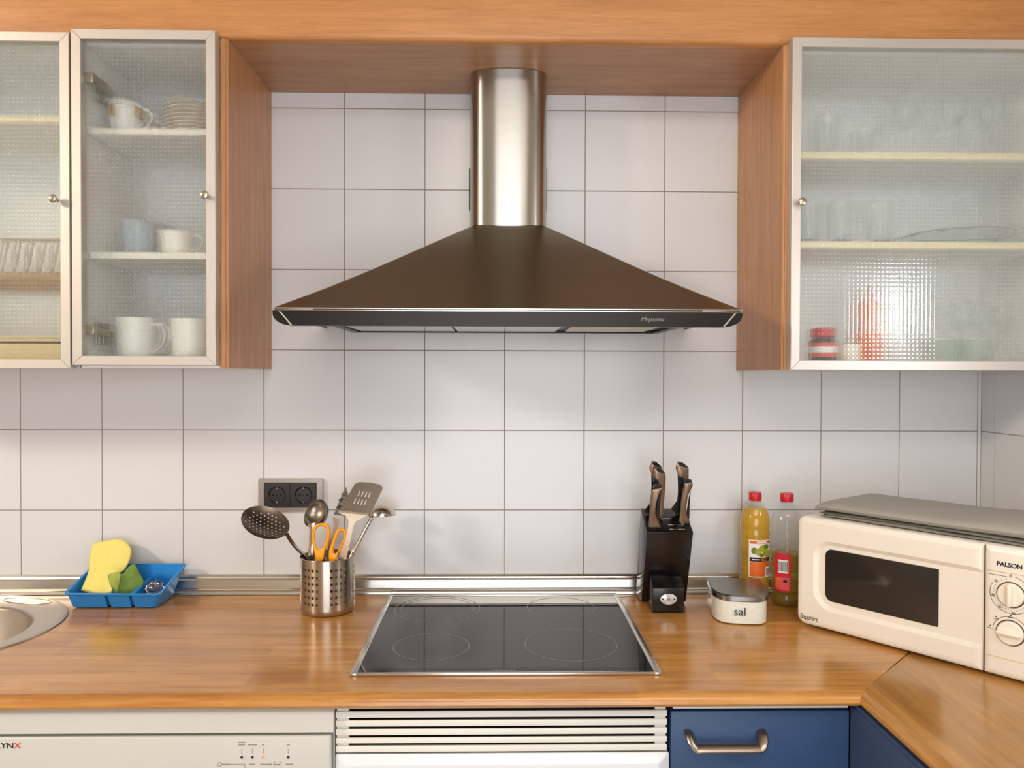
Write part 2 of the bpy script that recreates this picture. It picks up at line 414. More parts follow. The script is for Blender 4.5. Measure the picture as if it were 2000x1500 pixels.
for r in range(-1, 7):
    z0 = Z0+(r-1)*T; z1 = z0+T
    if z1 > 2.35: continue
    for c in range(-8, 7):
        x0 = c*T; x1 = x0+T
        if c == 6: x0, x1 = 1.2, XR-.0005; continue
        tile(x0, x1, z0, z1)
    ys = -.052; tile(ys, -.0005, z0, z1, 'r')
    for k in range(9): tile(ys-T*(k+1), ys-T*k, z0, z1, 'r')
struct(obj('trim_1', box(1.2005, XR-.0003, 0, .006, .7, 2.33), TILE, smooth=False))

# windows and lamps out of frame (they light the kitchen)
w2 = struct(empty('window_2', loc=(0, 0, 0)))
fb = bmesh.new()
for a in ((-.85, -.78, 0, 2.2), (.88, .95, 0, 2.2), (.02, .08, 0, 2.2), (-.85, .95, 2.13, 2.2), (-.85, .95, 0, .08)):
    box(a[0], a[1], YB-.06, YB+.02, a[2], a[3], bm=fb)
obj('window_frame', fb, OVENW, w2, smooth=False)
w1 = struct(empty('window_1'))
fb = bmesh.new()
for a in ((-1.21, -1.18, 1.485, 1.785), (-.94, -.91, 1.485, 1.785)): box(XR-.02, XR, a[0], a[1], a[2], a[3], bm=fb)
for a in ((-1.21, -.91, 1.485, 1.515), (-1.21, -.91, 1.755, 1.785)): box(XR-.02, XR, a[0], a[1], a[2], a[3], bm=fb)
obj('window_frame', fb, OVENW, w1, smooth=False)

# ------------------------------------------------------------------ fascia over the cabinets
PX0, PX1 = -.580, .583      # inner faces of the recess
fas = thing('cornice', 'long beech board running across the top above all wall cabinets', 'cornice')
poly = [(-.31, 2.36), (-.31, 2.155)]+[(-.31+.012*(1-math.cos(a)), 2.155-.012*math.sin(a)) for a in (PI/8, PI/4, 3*PI/8, PI/2)]+[(-.285, 2.143), (-.285, 2.36)]
obj('fascia_board', prismx(poly, -1.9, XR-.001), BEECH, fas)
obj('soffit_board', box(PX0-.0, PX1+.0, -.284, -.001, 2.143, 2.162), BEECH_SHADED, fas, smooth=False)

# ------------------------------------------------------------------ wall cabinets
def cabinet(name, label, x0, x1, left_mat, right_mat, shelves, z0=1.4575, z1=2.142, tl=.016, tr=.016, shelf_mat=CREAM):
    t = thing(name, label, 'cabinet', 'wall cabinets with textured glass doors')
    def side(a, b, mt):
        bm = box(a, b, -.31, -.001, z0, z1)
        bmesh.ops.bevel(bm, geom=[e for e in bm.edges if all(v.co.y < -.3 for v in e.verts) and abs(e.verts[0].co.z-e.verts[1].co.z) > .1], offset=.005, segments=3, affect='EDGES')
        return obj('side_panel', bm, mt, t)
    side(x0, x0+tl, left_mat); side(x1-tr, x1, right_mat)
    obj('bottom_board', box(x0+tl, x1-tr, -.308, -.012, z0, z0+.016), CARC, t, smooth=False)
    obj('top_board', box(x0+tl, x1-tr, -.308, -.012, z1-.016, z1), CARC, t, smooth=False)
    obj('back_board', box(x0+tl, x1-tr, -.012, -.002, z0, z1), CARC, t, smooth=False)
    for sz0, sz1 in shelves:
        obj('shelf', box(x0+tl+.001, x1-tr-.001, -.2885, -.013, sz0, sz1), CARC, t, smooth=False)
        obj('edge_strip', box(x0+tl+.001, x1-tr-.001, -.290, -.2884, sz0, sz1, .0005, 1), shelf_mat, t)
    return t
def door(t, x0, x1, z0, z1, knob, hinge=None, yf=-.335, fw=.0195):
    d = empty('door', t)
    yb = yf+.0242
    def rail(p):
        bm = prism(p, yf, yb); bmesh.ops.bevel(bm, geom=[e for e in bm.edges if all(v.co.y < yf+1e-4 for v in e.verts)], offset=.0009, segments=1, affect='EDGES')
        obj('frame_rail', bm, ALU, d, smooth=False)
    e = .00015
    rail([(x0, z0), (x0+fw-e, z0+fw), (x0+fw-e, z1-fw), (x0, z1)])
    rail([(x1, z0), (x1, z1), (x1-fw+e, z1-fw), (x1-fw+e, z0+fw)])
    rail([(x0+e, z0), (x1-e, z0), (x1-fw, z0+fw), (x0+fw, z0+fw)])
    rail([(x0+e, z1), (x0+fw, z1-fw), (x1-fw, z1-fw), (x1-e, z1)])
    obj('glass_pane', box(x0+fw-.003, x1-fw+.003, yf+.006, yf+.010, z0+fw-.003, z1-fw+.003), PANE, d, smooth=False)
    kx, kz = knob
    obj('knob', lathe([(.0035, yf), (.0035, yf-.010), (.0075, yf-.013), (.0085, yf-.017), (.0075, yf-.0205), (.004, yf-.022)], 20, (kx, kz), axis='Y'), KNOBM, d)
    for hz in hinge or ():
        hx = x0+fw
        bm = box(hx-.003, hx+.018, yb-.010, yb+.012, hz-.011, hz+.011, .003)
        tube([(hx+.012, yb+.012, hz), (hx+.022, yb+.03, hz-.003), (hx+.012, yb+.075, hz-.006)], (.006, .009), 8, bm=bm)
        box(hx-.004, hx+.004, yb+.04, yb+.085, hz-.03, hz+.018, .002, bm=bm)
        obj('hinge', bm, HINGE, d)
    return d
cabA = cabinet('wall_cabinet', 'leftmost wall cabinet, cut off by the photo edge, with dish rack inside', -1.49, -.892, CARC, CARC, [(1.9714, 1.9842)])
door(cabA, -1.488, -.8925, 1.455, 2.1405, (-.9165, 1.7985))
cabB = cabinet('wall_cabinet', 'narrow glass-doored wall cabinet with white mugs beside the hood recess', -.890, PX0, CARC, BEECHV, [(1.9474, 1.9602), (1.687, 1.701)], tl=.010, tr=.018, shelf_mat=SHELFW)
door(cabB, -.8885, -.5965, 1.4625, 2.1475, (-.6125, 1.808), hinge=(2.055, 1.536))
cabC = cabinet('wall_cabinet', 'wide glass-doored wall cabinet with glassware to the right of the hood', PX1, XR-.004, BEECHV, CARC, [(1.9085, 1.9237), (1.7187, 1.7329)], tl=.018)
door(cabC, .5925, 1.2, 1.4575, 2.147, (.6075, 1.803))

# ------------------------------------------------------------------ extractor hood
HC = .0035
hood = thing('range_hood', 'stainless steel pyramid range hood with a round-fronted duct', 'range hood')
def hring(hw, yf, z, r, n=5, xc=HC):
    lp = [(xc-hw, -.001, z)]
    for k in range(n+1):
        a = PI+.5*PI*k/n; lp.append((xc-hw+r+r*math.cos(a), yf+r+r*math.sin(a), z))
    for k in range(n+1):
        a = 1.5*PI+.5*PI*k/n; lp.append((xc+hw-r+r*math.cos(a), yf+r+r*math.sin(a), z))
    lp.append((xc+hw, -.001, z)); return lp
loops = []
NL = 22
for i in range(NL+1):
    t = i/NL
    e = t+.035*(math.sin(PI*min(1, t*1.0))**1)*(1-t)          # slight inward flare
    hw = .45+( .080-.45)*e; yf = -.45+(.285)*e; z = 1.5735+.2135*t
    loops.append(hring(hw, yf, z, .010-.004*t, xc=HC+.004*t))
obj('canopy', loft(loops, cap0=True, cap1=True), STEELH, hood, angle=40)
# front band, rounded lower ends, leaning in slightly at the foot
def bandpoly(off=0):
    z1, z0, R = 1.5665, 1.5385, .034
    pts = [(HC-.45, z1)]
    for k in range(9):
        a = PI+.5*PI*k/8; pts.append((HC-.45+.036+.036*math.cos(a), z0+.022+.022*math.sin(a)))
    for k in range(9):
        a = 1.5*PI+.5*PI*k/8; pts.append((HC+.45-.036+.036*math.cos(a), z0+.022+.022*math.sin(a)))
    pts.append((HC+.45, z1)); return pts
bp_ = bandpoly()
lean = lambda z: (1.5665-z)*.10
b1 = loft([[(x, -.452+lean(z), z) for x, z in bp_], [(x, -.432, z) for x, z in bp_]])
obj('front_band', b1, STEELB, hood)
obj('rim_bead', box(HC-.451, HC+.451, -.4535, -.43, 1.5668, 1.5688, .0006, 1), BRIGHT, hood)
obj('rim_bead', box(HC-.451, HC+.451, -.4525, -.43, 1.5705, 1.5728, .0006, 1), BRIGHT, hood)
for s in (-1, 1):
    xa, xb = HC+s*.4365, HC+s*.4145
    q = [(xa-.0018, 1.5655), (xb-.0018, 1.5392), (xb+.0018, 1.5392), (xa+.0018, 1.5655)]
    obj('corner_strip', loft([[(x, -.4528+lean(z), z) for x, z in q], [(x, -.44, z) for x, z in q]]), BRIGHT, hood, smooth=False)
    obj('side_band', box(HC+s*.4495-.003, HC+s*.4495+.003, -.43, -.003, 1.560, 1.5725), STEELB, hood, smooth=False)
obj('housing', box(HC-.378, HC+.378, -.431, -.004, 1.5545, 1.573), STEELB, hood, smooth=False)
bmf = bmesh.new()
for a in ((-.378, .378, -.026, -.006), (-.378, .378, -.43, -.41)): box(HC+a[0], HC+a[1], a[2], a[3], 1.5485, 1.5545, bm=bmf)
for a in ((-.378, -.36), (.36, .378)): box(HC+a[0], HC+a[1], -.41, -.026, 1.5485, 1.5545, bm=bmf)
obj('underside_frame', bmf, STEELB, hood, smooth=False)
for x0, x1 in ((-.355, -.125), (-.12, .12)):
    o = obj('grease_filter', box(HC+x0, HC+x1, -.40, -.04, 1.5505, 1.5545, .0015, 1), STEELX, hood)
obj('light_cover', box(HC+.14, HC+.33, -.25, -.08, 1.549, 1.5545, .002), pm('lamp_cover_cream', (210, 204, 180), .3), hood)
for k in range(4): obj('switch', box(HC+.15+k*.034, HC+.175+k*.034, -.40, -.36, 1.5475, 1.5545, .0015), BEIGEL, hood)
text('lettering', 'Mepamsa', .0120, GREYINK, hood, front_m(.2795, -.4512, 1.5530), shear=.35, sx=1.0)
# duct: shallow bowed front, flat sides back to the wall
def duct(hw, ys, dep, z, xc=.0065, r=.018):
    lp = [(xc-hw, -.001, z)]
    for k in range(29):
        a = PI+PI*k/28; ca, sa = math.cos(a), math.sin(a)
        lp.append((xc+hw*math.copysign(abs(ca)**.75, ca), ys-dep*abs(sa)**.75, z))
    lp.append((xc+hw, -.001, z)); return lp
obj('duct', loft([duct(.0895, -.112, .056, 1.775), duct(.0895, -.112, .056, 2.142)]), STEEL, hood, angle=50)
obj('duct_sleeve', loft([duct(.0945, -.02, .10, 1.775), duct(.0945, -.02, .10, 2.1425)]), STEEL, hood, angle=50)
for s in (-1, 1):
    obj('duct_slot', box(.0065+s*.0943-.0005, .0065+s*.0943+.0005, -.055, -.015, 1.845, 1.945), STEELB, hood, smooth=False)

# ------------------------------------------------------------------ worktop
WT = .9
def nose(front, sgn=1):
    R = .017; p = []
    for k in range(7):
        a = .5*PI*k/6; p.append((R-R*math.sin(a), WT-R+R*math.cos(a)))
    return p   # (distance from the front plane, z)
wk = thing('worktop', 'L-shaped beech-look laminate worktop with rounded front edge', 'worktop')
FY = -.624; FX = .606
prof = [(-.004, WT), ]+[(FY+d, z) for d, z in nose(FY)]+[(FY+.004, WT-.0225), (FY+.02, WT-.0235), (-.004, WT-.0235)]
# main run, mitred towards the right wall along x - FX = y - FY
def mit(y): return min(FX+(y-FY), XR-.004)
bm = loft([[(-2.2, y, z) for y, z in prof], [(mit(y), y, z) for y, z in prof]])
main_top = obj('worktop_run', bm, TOPW, wk, angle=30)
profx = [(XR-.003, WT)]+[(FX+d, z) for d, z in nose(FX)]+[(FX+.004, WT-.0225), (FX+.02, WT-.0235), (XR-.003, WT-.0235)]
bm = loft([[(x, FY+(x-FX)+.0006, z) for x, z in profx], [(x, -2.3, z) for x, z in profx]])
obj('worktop_return', bm, TOPWY, wk, angle=30)
# openings for the sink bowl
SC = Vector((-1.21, -.275))
cb = lathe([(.215, WT-.05), (.215, WT+.05)], 64, SC)
cut(main_top, cb)

# steel upstand trim
tr = thing('upstand', 'ribbed steel upstand strip along the back of the worktop', 'upstand')
up = [(-.001, .9455), (-.007, .9455), (-.010, .9415), (-.013, .9415), (-.0145, .9385), (-.014, .9365), (-.0165, .934), (-.0185, .9155), (-.0215, .9145), (-.0235, .9115), (-.0235, .9085), (-.026, .907), (-.0275, .903), (-.0275, .9008), (-.001, .9008)]
obj('trim_strip', prismx(up, -2.2, XR-.03), STEELX, tr, angle=25)
obj('trim_strip', loft([[(XR+y, -.03, z) for y, z in up], [(XR+y, -2.0, z) for y, z in up]]), STEELX, tr, angle=25)

# ------------------------------------------------------------------ sink
sk = thing('sink', 'oval stainless steel sink at the left edge of the worktop', 'sink')
def ell(cx, cy, rx, ry, z, n=64, pw=1): return [(cx+rx*math.cos(2*PI*k/n), cy+ry*math.sin(2*PI*k/n), z) for k in range(n)]
BX, BY = SC.x+.008, SC.y-.033
LO = [ell(SC.x, SC.y, .244, .244, .9002), ell(SC.x, SC.y, .243, .243, .9026), ell(SC.x, SC.y, .236, .236, .9042), ell(SC.x, SC.y, .226, .226, .9034),
      ell(BX, BY, .192, .192, .9030), ell(BX, BY, .186, .186, .9018), ell(BX, BY, .182, .182, .895), ell(BX, BY, .172, .172, .79), ell(BX, BY, .145, .145, .758), ell(BX, BY, .03, .03, .752)]
obj('basin', loft(LO, cap0=False), SINKM, sk, angle=50)
obj('drain', lathe([(.034, .7525), (.034, .7555), (.024, .7555), (.02, .7535)], 24, (BX, BY)), BRIGHT, sk)
bm = tube([(SC.x+.075+.056*math.cos(a)+.03*math.sin(a), SC.y+.193+.012*math.sin(a)-.022*math.cos(a), .9036) for a in [2*PI*k/40 for k in range(40)]], .0012, 6, closed=True)
obj('tap_ledge_ridge', bm, SINKM, sk)

# ------------------------------------------------------------------ hob
hob = thing('cooktop', 'black ceramic glass cooktop in a steel frame set in the worktop', 'cooktop')
x0, x1, y0, y1 = -.2835, .282, -.5415, -.0445
obj('glass_plate', box(x0+.004, x1-.004, y0+.004, y1-.004, .9003, .9045, .0008, 1), BLKGLASS, hob, smooth=False)
def frame_strip(a0, a1, b0, b1): return obj('frame_strip', box(a0, a1, b0, b1, .9003, .9062, .0018, 2), STEELX, hob)
frame_strip(x0, x0+.013, y0, y1); frame_strip(x1-.013, x1, y0, y1); frame_strip(x0+.012, x1-.012, y0, y0+.007); frame_strip(x0+.012, x1-.012, y1-.007, y1)
def uz(px, py, Z=.9045):
    d = FW+RT*((px-1000)/F_PX)-UP*((py-750)/F_PX); return CAM+d*((Z-CAM.z)/d.z)
for cx_, cy_, r in (((-.155), -.155, .098), (-.148, -.40, .075), (.131, -.1475, .078), (.131, -.39, .092)):
    for q, wd in ((r, .0007),)+(((r*.86, .0005),) if r > .08 and cy_ > -.2 else ()):
        bm = loft([[(cx_+rr*math.cos(2*PI*k/72), cy_+rr*math.sin(2*PI*k/72), z) for k in range(72)] for rr, z in ((q-wd, .9046), (q+wd, .9046), (q+wd, .9049), (q-wd, .9049))], ring=True)
        obj('heating_zone_ring', bm, RING, hob, smooth=False)
text('lettering', 'mepamsa', .0115, RING, hob, Matrix.Translation((-.006, -.524, .9047)), depth=.0001)

# ------------------------------------------------------------------ socket
so = thing('power_socket', 'double black power socket in a brushed steel plate on the tiles', 'socket')
X0, X1, ZA, ZB = -.612, -.451, 1.104, 1.185
bm = loft([[(x, -.010, z) for x, z in rrect(X0+.001, X1-.001, ZA+.001, ZB-.001, .002, 3)], [(x, -.001, z) for x, z in rrect(X0, X1, ZA, ZB, .002, 3)]])
obj('plate', bm, STEELB if False else pm('socket_plate_steel', (186, 178, 168), .3, .9), so)
for k in range(2):
    sx0 = X0+.0155+k*.0652; sx1 = sx0+.0648; cx_ = (sx0+sx1)/2; cz_ = (ZA+ZB)/2
    o = obj('socket_insert', box(sx0, sx1, -.0125, -.0095, cz_-.031, cz_+.031, .0008, 1), BLKSOCK, so, smooth=False)
    cut(o, lathe([(.0195, -.02), (.0195, -.0105)], 40, (cx_, cz_), axis='Y'))
    bm = lathe([(.0185, -.0112), (.0195, -.0125), (.0212, -.0135), (.0222, -.0125)], 40, (cx_, cz_), axis='Y', caps=False)
    obj('socket_ring', bm, BLKPL, so)
    bm = bmesh.new()
    for s in (-1, 1): lathe([(.0028, -.0110), (.0028, -.0100)], 12, (cx_+s*.0095, cz_), axis='Y', bm=bm)
    lathe([(.0014, -.0112), (.0014, -.0100)], 10, (cx_, cz_), axis='Y', bm=bm)
    obj('pin_hole', bm, DARK, so)
    for s in (-1, 1): obj('earth_clip', box(cx_-.0016, cx_+.0016, -.0135, -.0105, cz_+s*.0175-.0022, cz_+s*.0175+.0022, .0006, 1), BRIGHT, so)

# ------------------------------------------------------------------ utensil pot (real punched holes)
PC = Vector((-.4085, -.149)); PR = .0617; PH = .1255
pot = thing('utensil_holder', 'round perforated stainless steel pot holding the cooking utensils', 'utensil holder')
bm = bmesh.new(); vc = {}
def pv(a, z):
    k = (round(math.degrees(a) % 360, 3), round(z, 5))
    if k not in vc: vc[k] = bm.verts.new((PC.x+PR*math.sin(a), PC.y-PR*math.cos(a), z))
    return vc[k]
rows = [.9015+.0125, .9015+.0202]+[.9015+.0202+.0152*k for k in range(1, 7)]+[.9015+PH]
NA = 36; da = 2*PI/NA
for ri in range(len(rows)-1):
    za, zb = rows[ri], rows[ri+1]
    for ci in range(NA):
        a0 = math.radians(-45)+ci*da; a1 = a0+da; am = (a0+a1)/2; zm = (za+zb)/2
        sq = [pv(a0, za), pv(am, za), pv(a1, za), pv(a1, zm), pv(a1, zb), pv(am, zb), pv(a0, zb), pv(a0, zm)]
        if 1 <= ri <= 6 and ci % 6 < 4:
            hv = []
            for s in range(8):
                th = math.radians(225+45*s); hv.append(bm.verts.new((PC.x+PR*math.sin(am+.0033/PR*math.cos(th)), PC.y-PR*math.cos(am+.0033/PR*math.cos(th)), zm+.0033*math.sin(th))))
            for s in range(8): bm.faces.new((sq[s], sq[(s+1) % 8], hv[(s+1) % 8], hv[s]))
        else: bm.faces.new(sq)
o = obj('pot_wall', bm, STEELP, pot, angle=60)
md = o.modifiers.new('s', 'SOLIDIFY'); md.thickness = .0012; md.offset = 1
bm = lathe([(.001, .9006), (PR-.010, .9006), (PR-.004, .9025), (PR-.0008, .9075), (PR, .914), (PR-.001, .914), (PR-.0018, .908), (PR-.006, .904), (.001, .9035)], 72, PC)
obj('pot_base', bm, STEELP, pot)
bm = tube([(PC.x+(PR)*math.cos(2*PI*k/72), PC.y+(PR)*math.sin(2*PI*k/72), .9015+PH) for k in range(72)], .0011, 6, closed=True)
obj('rolled_rim', bm, STEELP, pot)
IN = lambda px, py, Y: at(px, py, Y)
UG = 'cooking utensils standing in the steel pot'
# skimmer
sm = thing('skimmer', 'steel skimmer with a round perforated bowl leaning out left of the pot', 'skimmer', UG)
c = IN(518, 1022, -.15)
U1 = (IN(561, 1043, -.15)-IN(474, 1001, -.145)).normalized(); U2 = Vector((.24, .86, .46)); U2 = (U2-U1*U2.dot(U1)).normalized(); NN = U1.cross(U2)
if NN.y > 0: NN = -NN
lo = []
def dish(u, v, d): return c+U1*u+U2*v+NN*d
A, B = .056, .048
for rr, dp in ((.02, -.013), (.3, -.012), (.6, -.008), (.85, -.002), (1, .003)):
    lo.append([dish(A*rr*math.cos(2*PI*k/48), B*rr*math.sin(2*PI*k/48), dp) for k in range(48)])
lo += [[p+NN*.0012 for p in l] for l in lo[::-1]]
o = obj('bowl', loft(lo, cap0=True, cap1=True), UTEND, sm, angle=60)
bmc = bmesh.new()
for i in range(-4, 5):
    for j in range(-4, 5):
        u = i*.0098+(j % 2)*.0049; v = j*.0085
        if (u/A)**2+(v/B)**2 > .62: continue
        p = dish(u, v, 0); lp = []
        for d in (-.03, .03): lp.append([p+U1*.0019*math.cos(a)+U2*.0019*math.sin(a)+NN*d for a in [2*PI*k/8 for k in range(8)]])
        loft(lp, bm=bmc)
cut(o, bmc)
e0 = c+U1*A*.98
pth = smoothpath([e0, IN(566, 1053, -.145), IN(577, 1068, -.14), IN(600, 1092, -.14), Vector((PC.x+.01, -.13, .93))], 6)
obj('handle', tube(pth, [(.0016, .0045)]*len(pth), 8, up=(0, 1, 0)), UTEND, sm)
# ladles
def ladle(label, cxy, Yc, rad, axis, path, mat, hw=.0045):
    t = thing('ladle', label, 'ladle', UG)
    cc = IN(*cxy, Yc); ax = Vector(axis).normalized(); u = ax.orthogonal().normalized(); v = ax.cross(u); lp = []
    for k in range(9):
        a = .5*PI*k/8; lp.append([cc-ax*rad*math.cos(a)*.8+(u*math.cos(b)+v*math.sin(b))*max(rad*math.sin(a), .0005) for b in [2*PI*j/36 for j in range(36)]])
    for k in range(8, -1, -1):
        a = .5*PI*k/8; lp.append([cc-ax*(rad-.0013)*math.cos(a)*.8+(u*math.cos(b)+v*math.sin(b))*max((rad-.0013)*math.sin(a), .0004) for b in [2*PI*j/36 for j in range(36)]])
    obj('bowl', loft(lp), mat, t, angle=60)
    pp = smoothpath([IN(*q[:2], q[2]) if len(q) == 3 and q[0] > 5 else Vector(q) for q in path], 6)
    n = len(pp); obj('handle', tube(pp, [(.0014, hw*(1.6-.6*min(1, i/6)) if i < 6 else hw) for i in range(n)], 8, up=(0, 1, 0)), UTEN, t)
    return t
ladle('steel ladle tilted up between the skimmer and the orange scissors', (615, 1002), -.165, .034, (-.5, -.62, .45), [(609, 1022, -.185), (610, 1034, -.185), (609, 1060, -.182), (609, 1092, -.18), (PC.x-.01, -.16, .93)], pm('ladle_steel', (150, 140, 128), .3, 1), .0062)
ladle('steel ladle behind the spatula, its bowl pointing right', (745, 1008), -.07, .034, (.08, -.25, -1.0), [(728, 1010, -.085), (722, 1018, -.09), (705, 1050, -.10), (686, 1088, -.115), (PC.x+.02, -.13, .93)], UTEN, .004)
# serving fork with claws
sf = thing('pasta_server', 'toothed steel pasta server half hidden behind the spatula', 'utensil', UG)
P_ = [(676, 950), (683, 975), (690, 1005), (680, 1009), (652, 1005), (660, 985), (668, 965)]
bm = loft([[IN(a, b, -.128) for a, b in P_], [IN(a, b, -.122) for a, b in P_]])
obj('head', bm, UTEND, sf)
for px, py in ((668, 965), (661, 976), (658, 990)):
    obj('tooth', tube([IN(px+12, py+3, -.13), IN(px+4, py+1, -.137), IN(px-2, py, -.142)], [.0032, .0028, .001], 8), UTEN, sf)
H_ = [(650, 1010), (668, 1016), (661, 1028), (654, 1045), (646, 1090), (636, 1090), (643, 1055), (652, 1025)]
bm = loft([[IN(a, b, -.140) for a, b in H_], [IN(a, b, -.136) for a, b in H_]]); obj('handle', bm, UTEN, sf)
# spatula
sp_ = thing('spatula', 'slotted steel spatula standing tallest in the pot', 'spatula', UG)
def YS(py): return -.190 if py > 1008 else -.190+(1008-py)*.00045
blade = [(664, 1000), (672, 983), (690, 950), (694, 945), (702, 942), (722, 943), (742, 947), (747, 951), (747, 956), (733, 985), (723, 1006)]
fr_ = [IN(a, b, YS(b)) for a, b in blade]
nrm = Vector((0, 1, .25)).normalized()*.0014
bm = loft([fr_, [p+nrm for p in fr_]]); o = obj('blade', bm, UTEND, sp_, smooth=False)
bmc = bmesh.new()
for row, (ax_, ay_, n_) in enumerate(((701, 964, 4), (693, 979, 4))):
    for k in range(n_):
        xx = ax_+k*6.8; yy = ay_+k*.9
        q = [(xx-3.0, yy+5), (xx-.6, yy+5), (xx+3.2, yy-5), (xx+.8, yy-5)]
        loft([[IN(a, b, YS(b)-.02) for a, b in q], [IN(a, b, YS(b)+.02) for a, b in q]], bm=bmc)
cut(o, bmc)
lo = []
for (lx, ly, rx, ry, Y) in ((663, 999, 723, 1006, -.1895), (661, 997, 719, 1003, -.197), (661, 1001, 716, 1006, -.200), (676, 1008, 706, 1013, -.199), (681, 1017, 694, 1019, -.198), (680, 1030, 689, 1031, -.197), (672, 1058, 684, 1059, -.193), (660, 1090, 676, 1092, -.188), (650, 1150, 664, 1150, -.165)):
    a, b = IN(lx, ly, Y), IN(rx, ry, Y); lo.append([a, b, b+Vector((0, .0016, 0)), a+Vector((0, .0016, 0))])
obj('handle', loft(lo), pm('spatula_handle_steel', (246, 232, 208), .4, 1), sp_)
# scissors
sc_ = thing('scissors', 'kitchen scissors with orange plastic handles standing in the pot', 'scissors', UG)
def loop_handle(outer, inner, Y):
    o_ = smoothpath(outer+[outer[0]], 5)[:-1]; i_ = smoothpath(inner+[inner[0]], 5)[:-1]
    n = 60
    def rs(P):
        L_ = [0]
        for a, b in zip(P, P[1:]+[P[0]]): L_.append(L_[-1]+(b-a).length)
        out = []
        for k in range(n):
            s = L_[-1]*k/n; i = max(j for j in range(len(P)) if L_[j] <= s); f_ = (s-L_[i])/max(L_[i+1]-L_[i], 1e-9); out.append(P[i].lerp(P[(i+1) % len(P)], f_))
        return out
    O, I = rs(o_), rs(i_)
    mk = lambda P, dy: [IN(p.x, p.y, Y+dy) for p in P]
    mid = [a.lerp(b, .5) for a, b in zip(O, I)]; m1 = [a.lerp(b, .15) for a, b in zip(O, I)]; m2 = [a.lerp(b, .85) for a, b in zip(O, I)]
    return loft([mk(O, 0), mk(m1, -.0035), mk(mid, -.0048), mk(m2, -.0035), mk(I, 0), mk(m2, .0035), mk(mid, .0048), mk(m1, .0035)], ring=True)
V3 = lambda L_: [Vector((a, b, 0)) for a, b in L_]
YY = -.196
L1o = V3([(628, 1021), (641, 1025), (645, 1040), (641, 1062), (634, 1078), (631, 1095), (618, 1095), (614, 1080), (610, 1062), (609, 1042), (615, 1026)])
L1i = V3([(628, 1027), (636, 1031), (638, 1042), (635, 1058), (630, 1069), (624, 1073), (619, 1069), (616, 1058), (615, 1044), (619, 1032), (623, 1028)])
obj('handle', loop_handle(L1o, L1i, YY), ORANGE, sc_, angle=70)
L2o = V3([(668, 1031), (676, 1036), (676, 1050), (669, 1066), (660, 1084), (655, 1096), (643, 1096), (642, 1078), (646, 1064), (651, 1050), (657, 1036)])
L2i = V3([(668, 1038), (671, 1041), (671, 1050), (665, 1064), (659, 1077), (655, 1081), (652, 1078), (652, 1070), (655, 1059), (659, 1047), (663, 1040)])
obj('handle', loop_handle(L2o, L2i, YY+.004), ORANGE, sc_, angle=70)
for pts in ([(622, 1090), (634, 1090), (640, 1150), (636, 1180)], [(644, 1090), (655, 1090), (640, 1170), (634, 1150)]):
    q = [IN(a, b, YY+.012+(b-1090)*.0001) for a, b in pts]; obj('blade', loft([q, [p+Vector((0, .002, 0)) for p in q]]), UTEN, sc_, smooth=False)

# ------------------------------------------------------------------ washing-up caddy with cloth, sponge, steel wool
cy_ = thing('dish_caddy', 'bright blue plastic tray with three compartments beside the sink', 'tray')
tx0, tx1 = -.985, -.803
top = [(-1.0085, -.150, .9415), (-.7935, -.150, .9395), (-.7800, -.034, .9800), (-1.000, -.034, .9800)]
def caddy_loop(off, zoff, f):
    """f 0 bottom .. 1 rim"""
    bot = [(-1.0045, -.1310, .9028), (-.8085, -.1330, .9028), (-.809, -.036, .9028), (-.992, -.036, .9028)]
    out = []
    for (bx, by, bz), (ax, ay, az) in zip(bot, top):
        p = Vector((bx, by, bz)).lerp(Vector((ax, ay, az)), f); cxm = -.893; cym = -.085
        p.x += off*(1 if p.x < cxm else -1); p.y += off*(1 if p.y < cym else -1); p.z += zoff; out.append(p)
    # round the corners
    res = []
    for i in range(4):
        a, b, d = out[i-1], out[i], out[(i+1) % 4]
        for k in range(5):
            t = k/4; p0 = b+(a-b).normalized()*.010; p2 = b+(d-b).normalized()*.010
            res.append((1-t)**2*p0+2*t*(1-t)*b+t*t*p2)
    return res
tray_o = obj('tray_shell', loft([caddy_loop(.003, .0035, 0), caddy_loop(.0, 0, 0), caddy_loop(-.0, 0, .5), caddy_loop(0, -.003, 1), caddy_loop(-.003, -.003, 1), caddy_loop(-.003, 0, 1), caddy_loop(.0025, 0, 1), caddy_loop(.0025, .002, .5), caddy_loop(.0035, .0035, 0)], cap0=True, cap1=True), TRAYB, cy_, angle=50)
for xd in (-.9165, -.8615):
    obj('divider', prismx([(-.1245, .9055), (-.1405, .936), (-.04, .950), (-.04, .9055)], xd-.0052, xd+.0052), TRAYB, cy_, smooth=False)
bmc = bmesh.new()
for xd in (-.9165, -.8615):
    loft([[(xd-.0046, -.160, .8995), (xd+.0046, -.160, .8995), (xd+.0034, -.168, .9345), (xd-.0034, -.168, .9345)], [(xd-.0046, -.1255, .8995), (xd+.0046, -.1255, .8995), (xd+.0034, -.1400, .9345), (xd-.0034, -.1400, .9345)]], bm=bmc)
cut(tray_o, bmc)
def slab(front, Y0, thick, bulge=.004, mat=None, name='x', dirv=Vector((0, 1, .1)), yfun=None, sub=2):
    P = smoothpath([Vector((a, b, 0)) for a, b in front+[front[0]]], 5)[:-1]
    yf_ = yfun or (lambda a, b: Y0)
    c2 = sum((p for p in P), Vector())/len(P)
    def L_(s, dy): return [IN(c2.x+(p.x-c2.x)*s, c2.y+(p.y-c2.y)*s, yf_(p.x, p.y)+dy) for p in P]
    lp = [L_(.90, -bulge), L_(.96, -bulge*.6), L_(1.0, thick*.2), L_(1.0, thick*.8), L_(.93, thick)]
    return loft(lp)
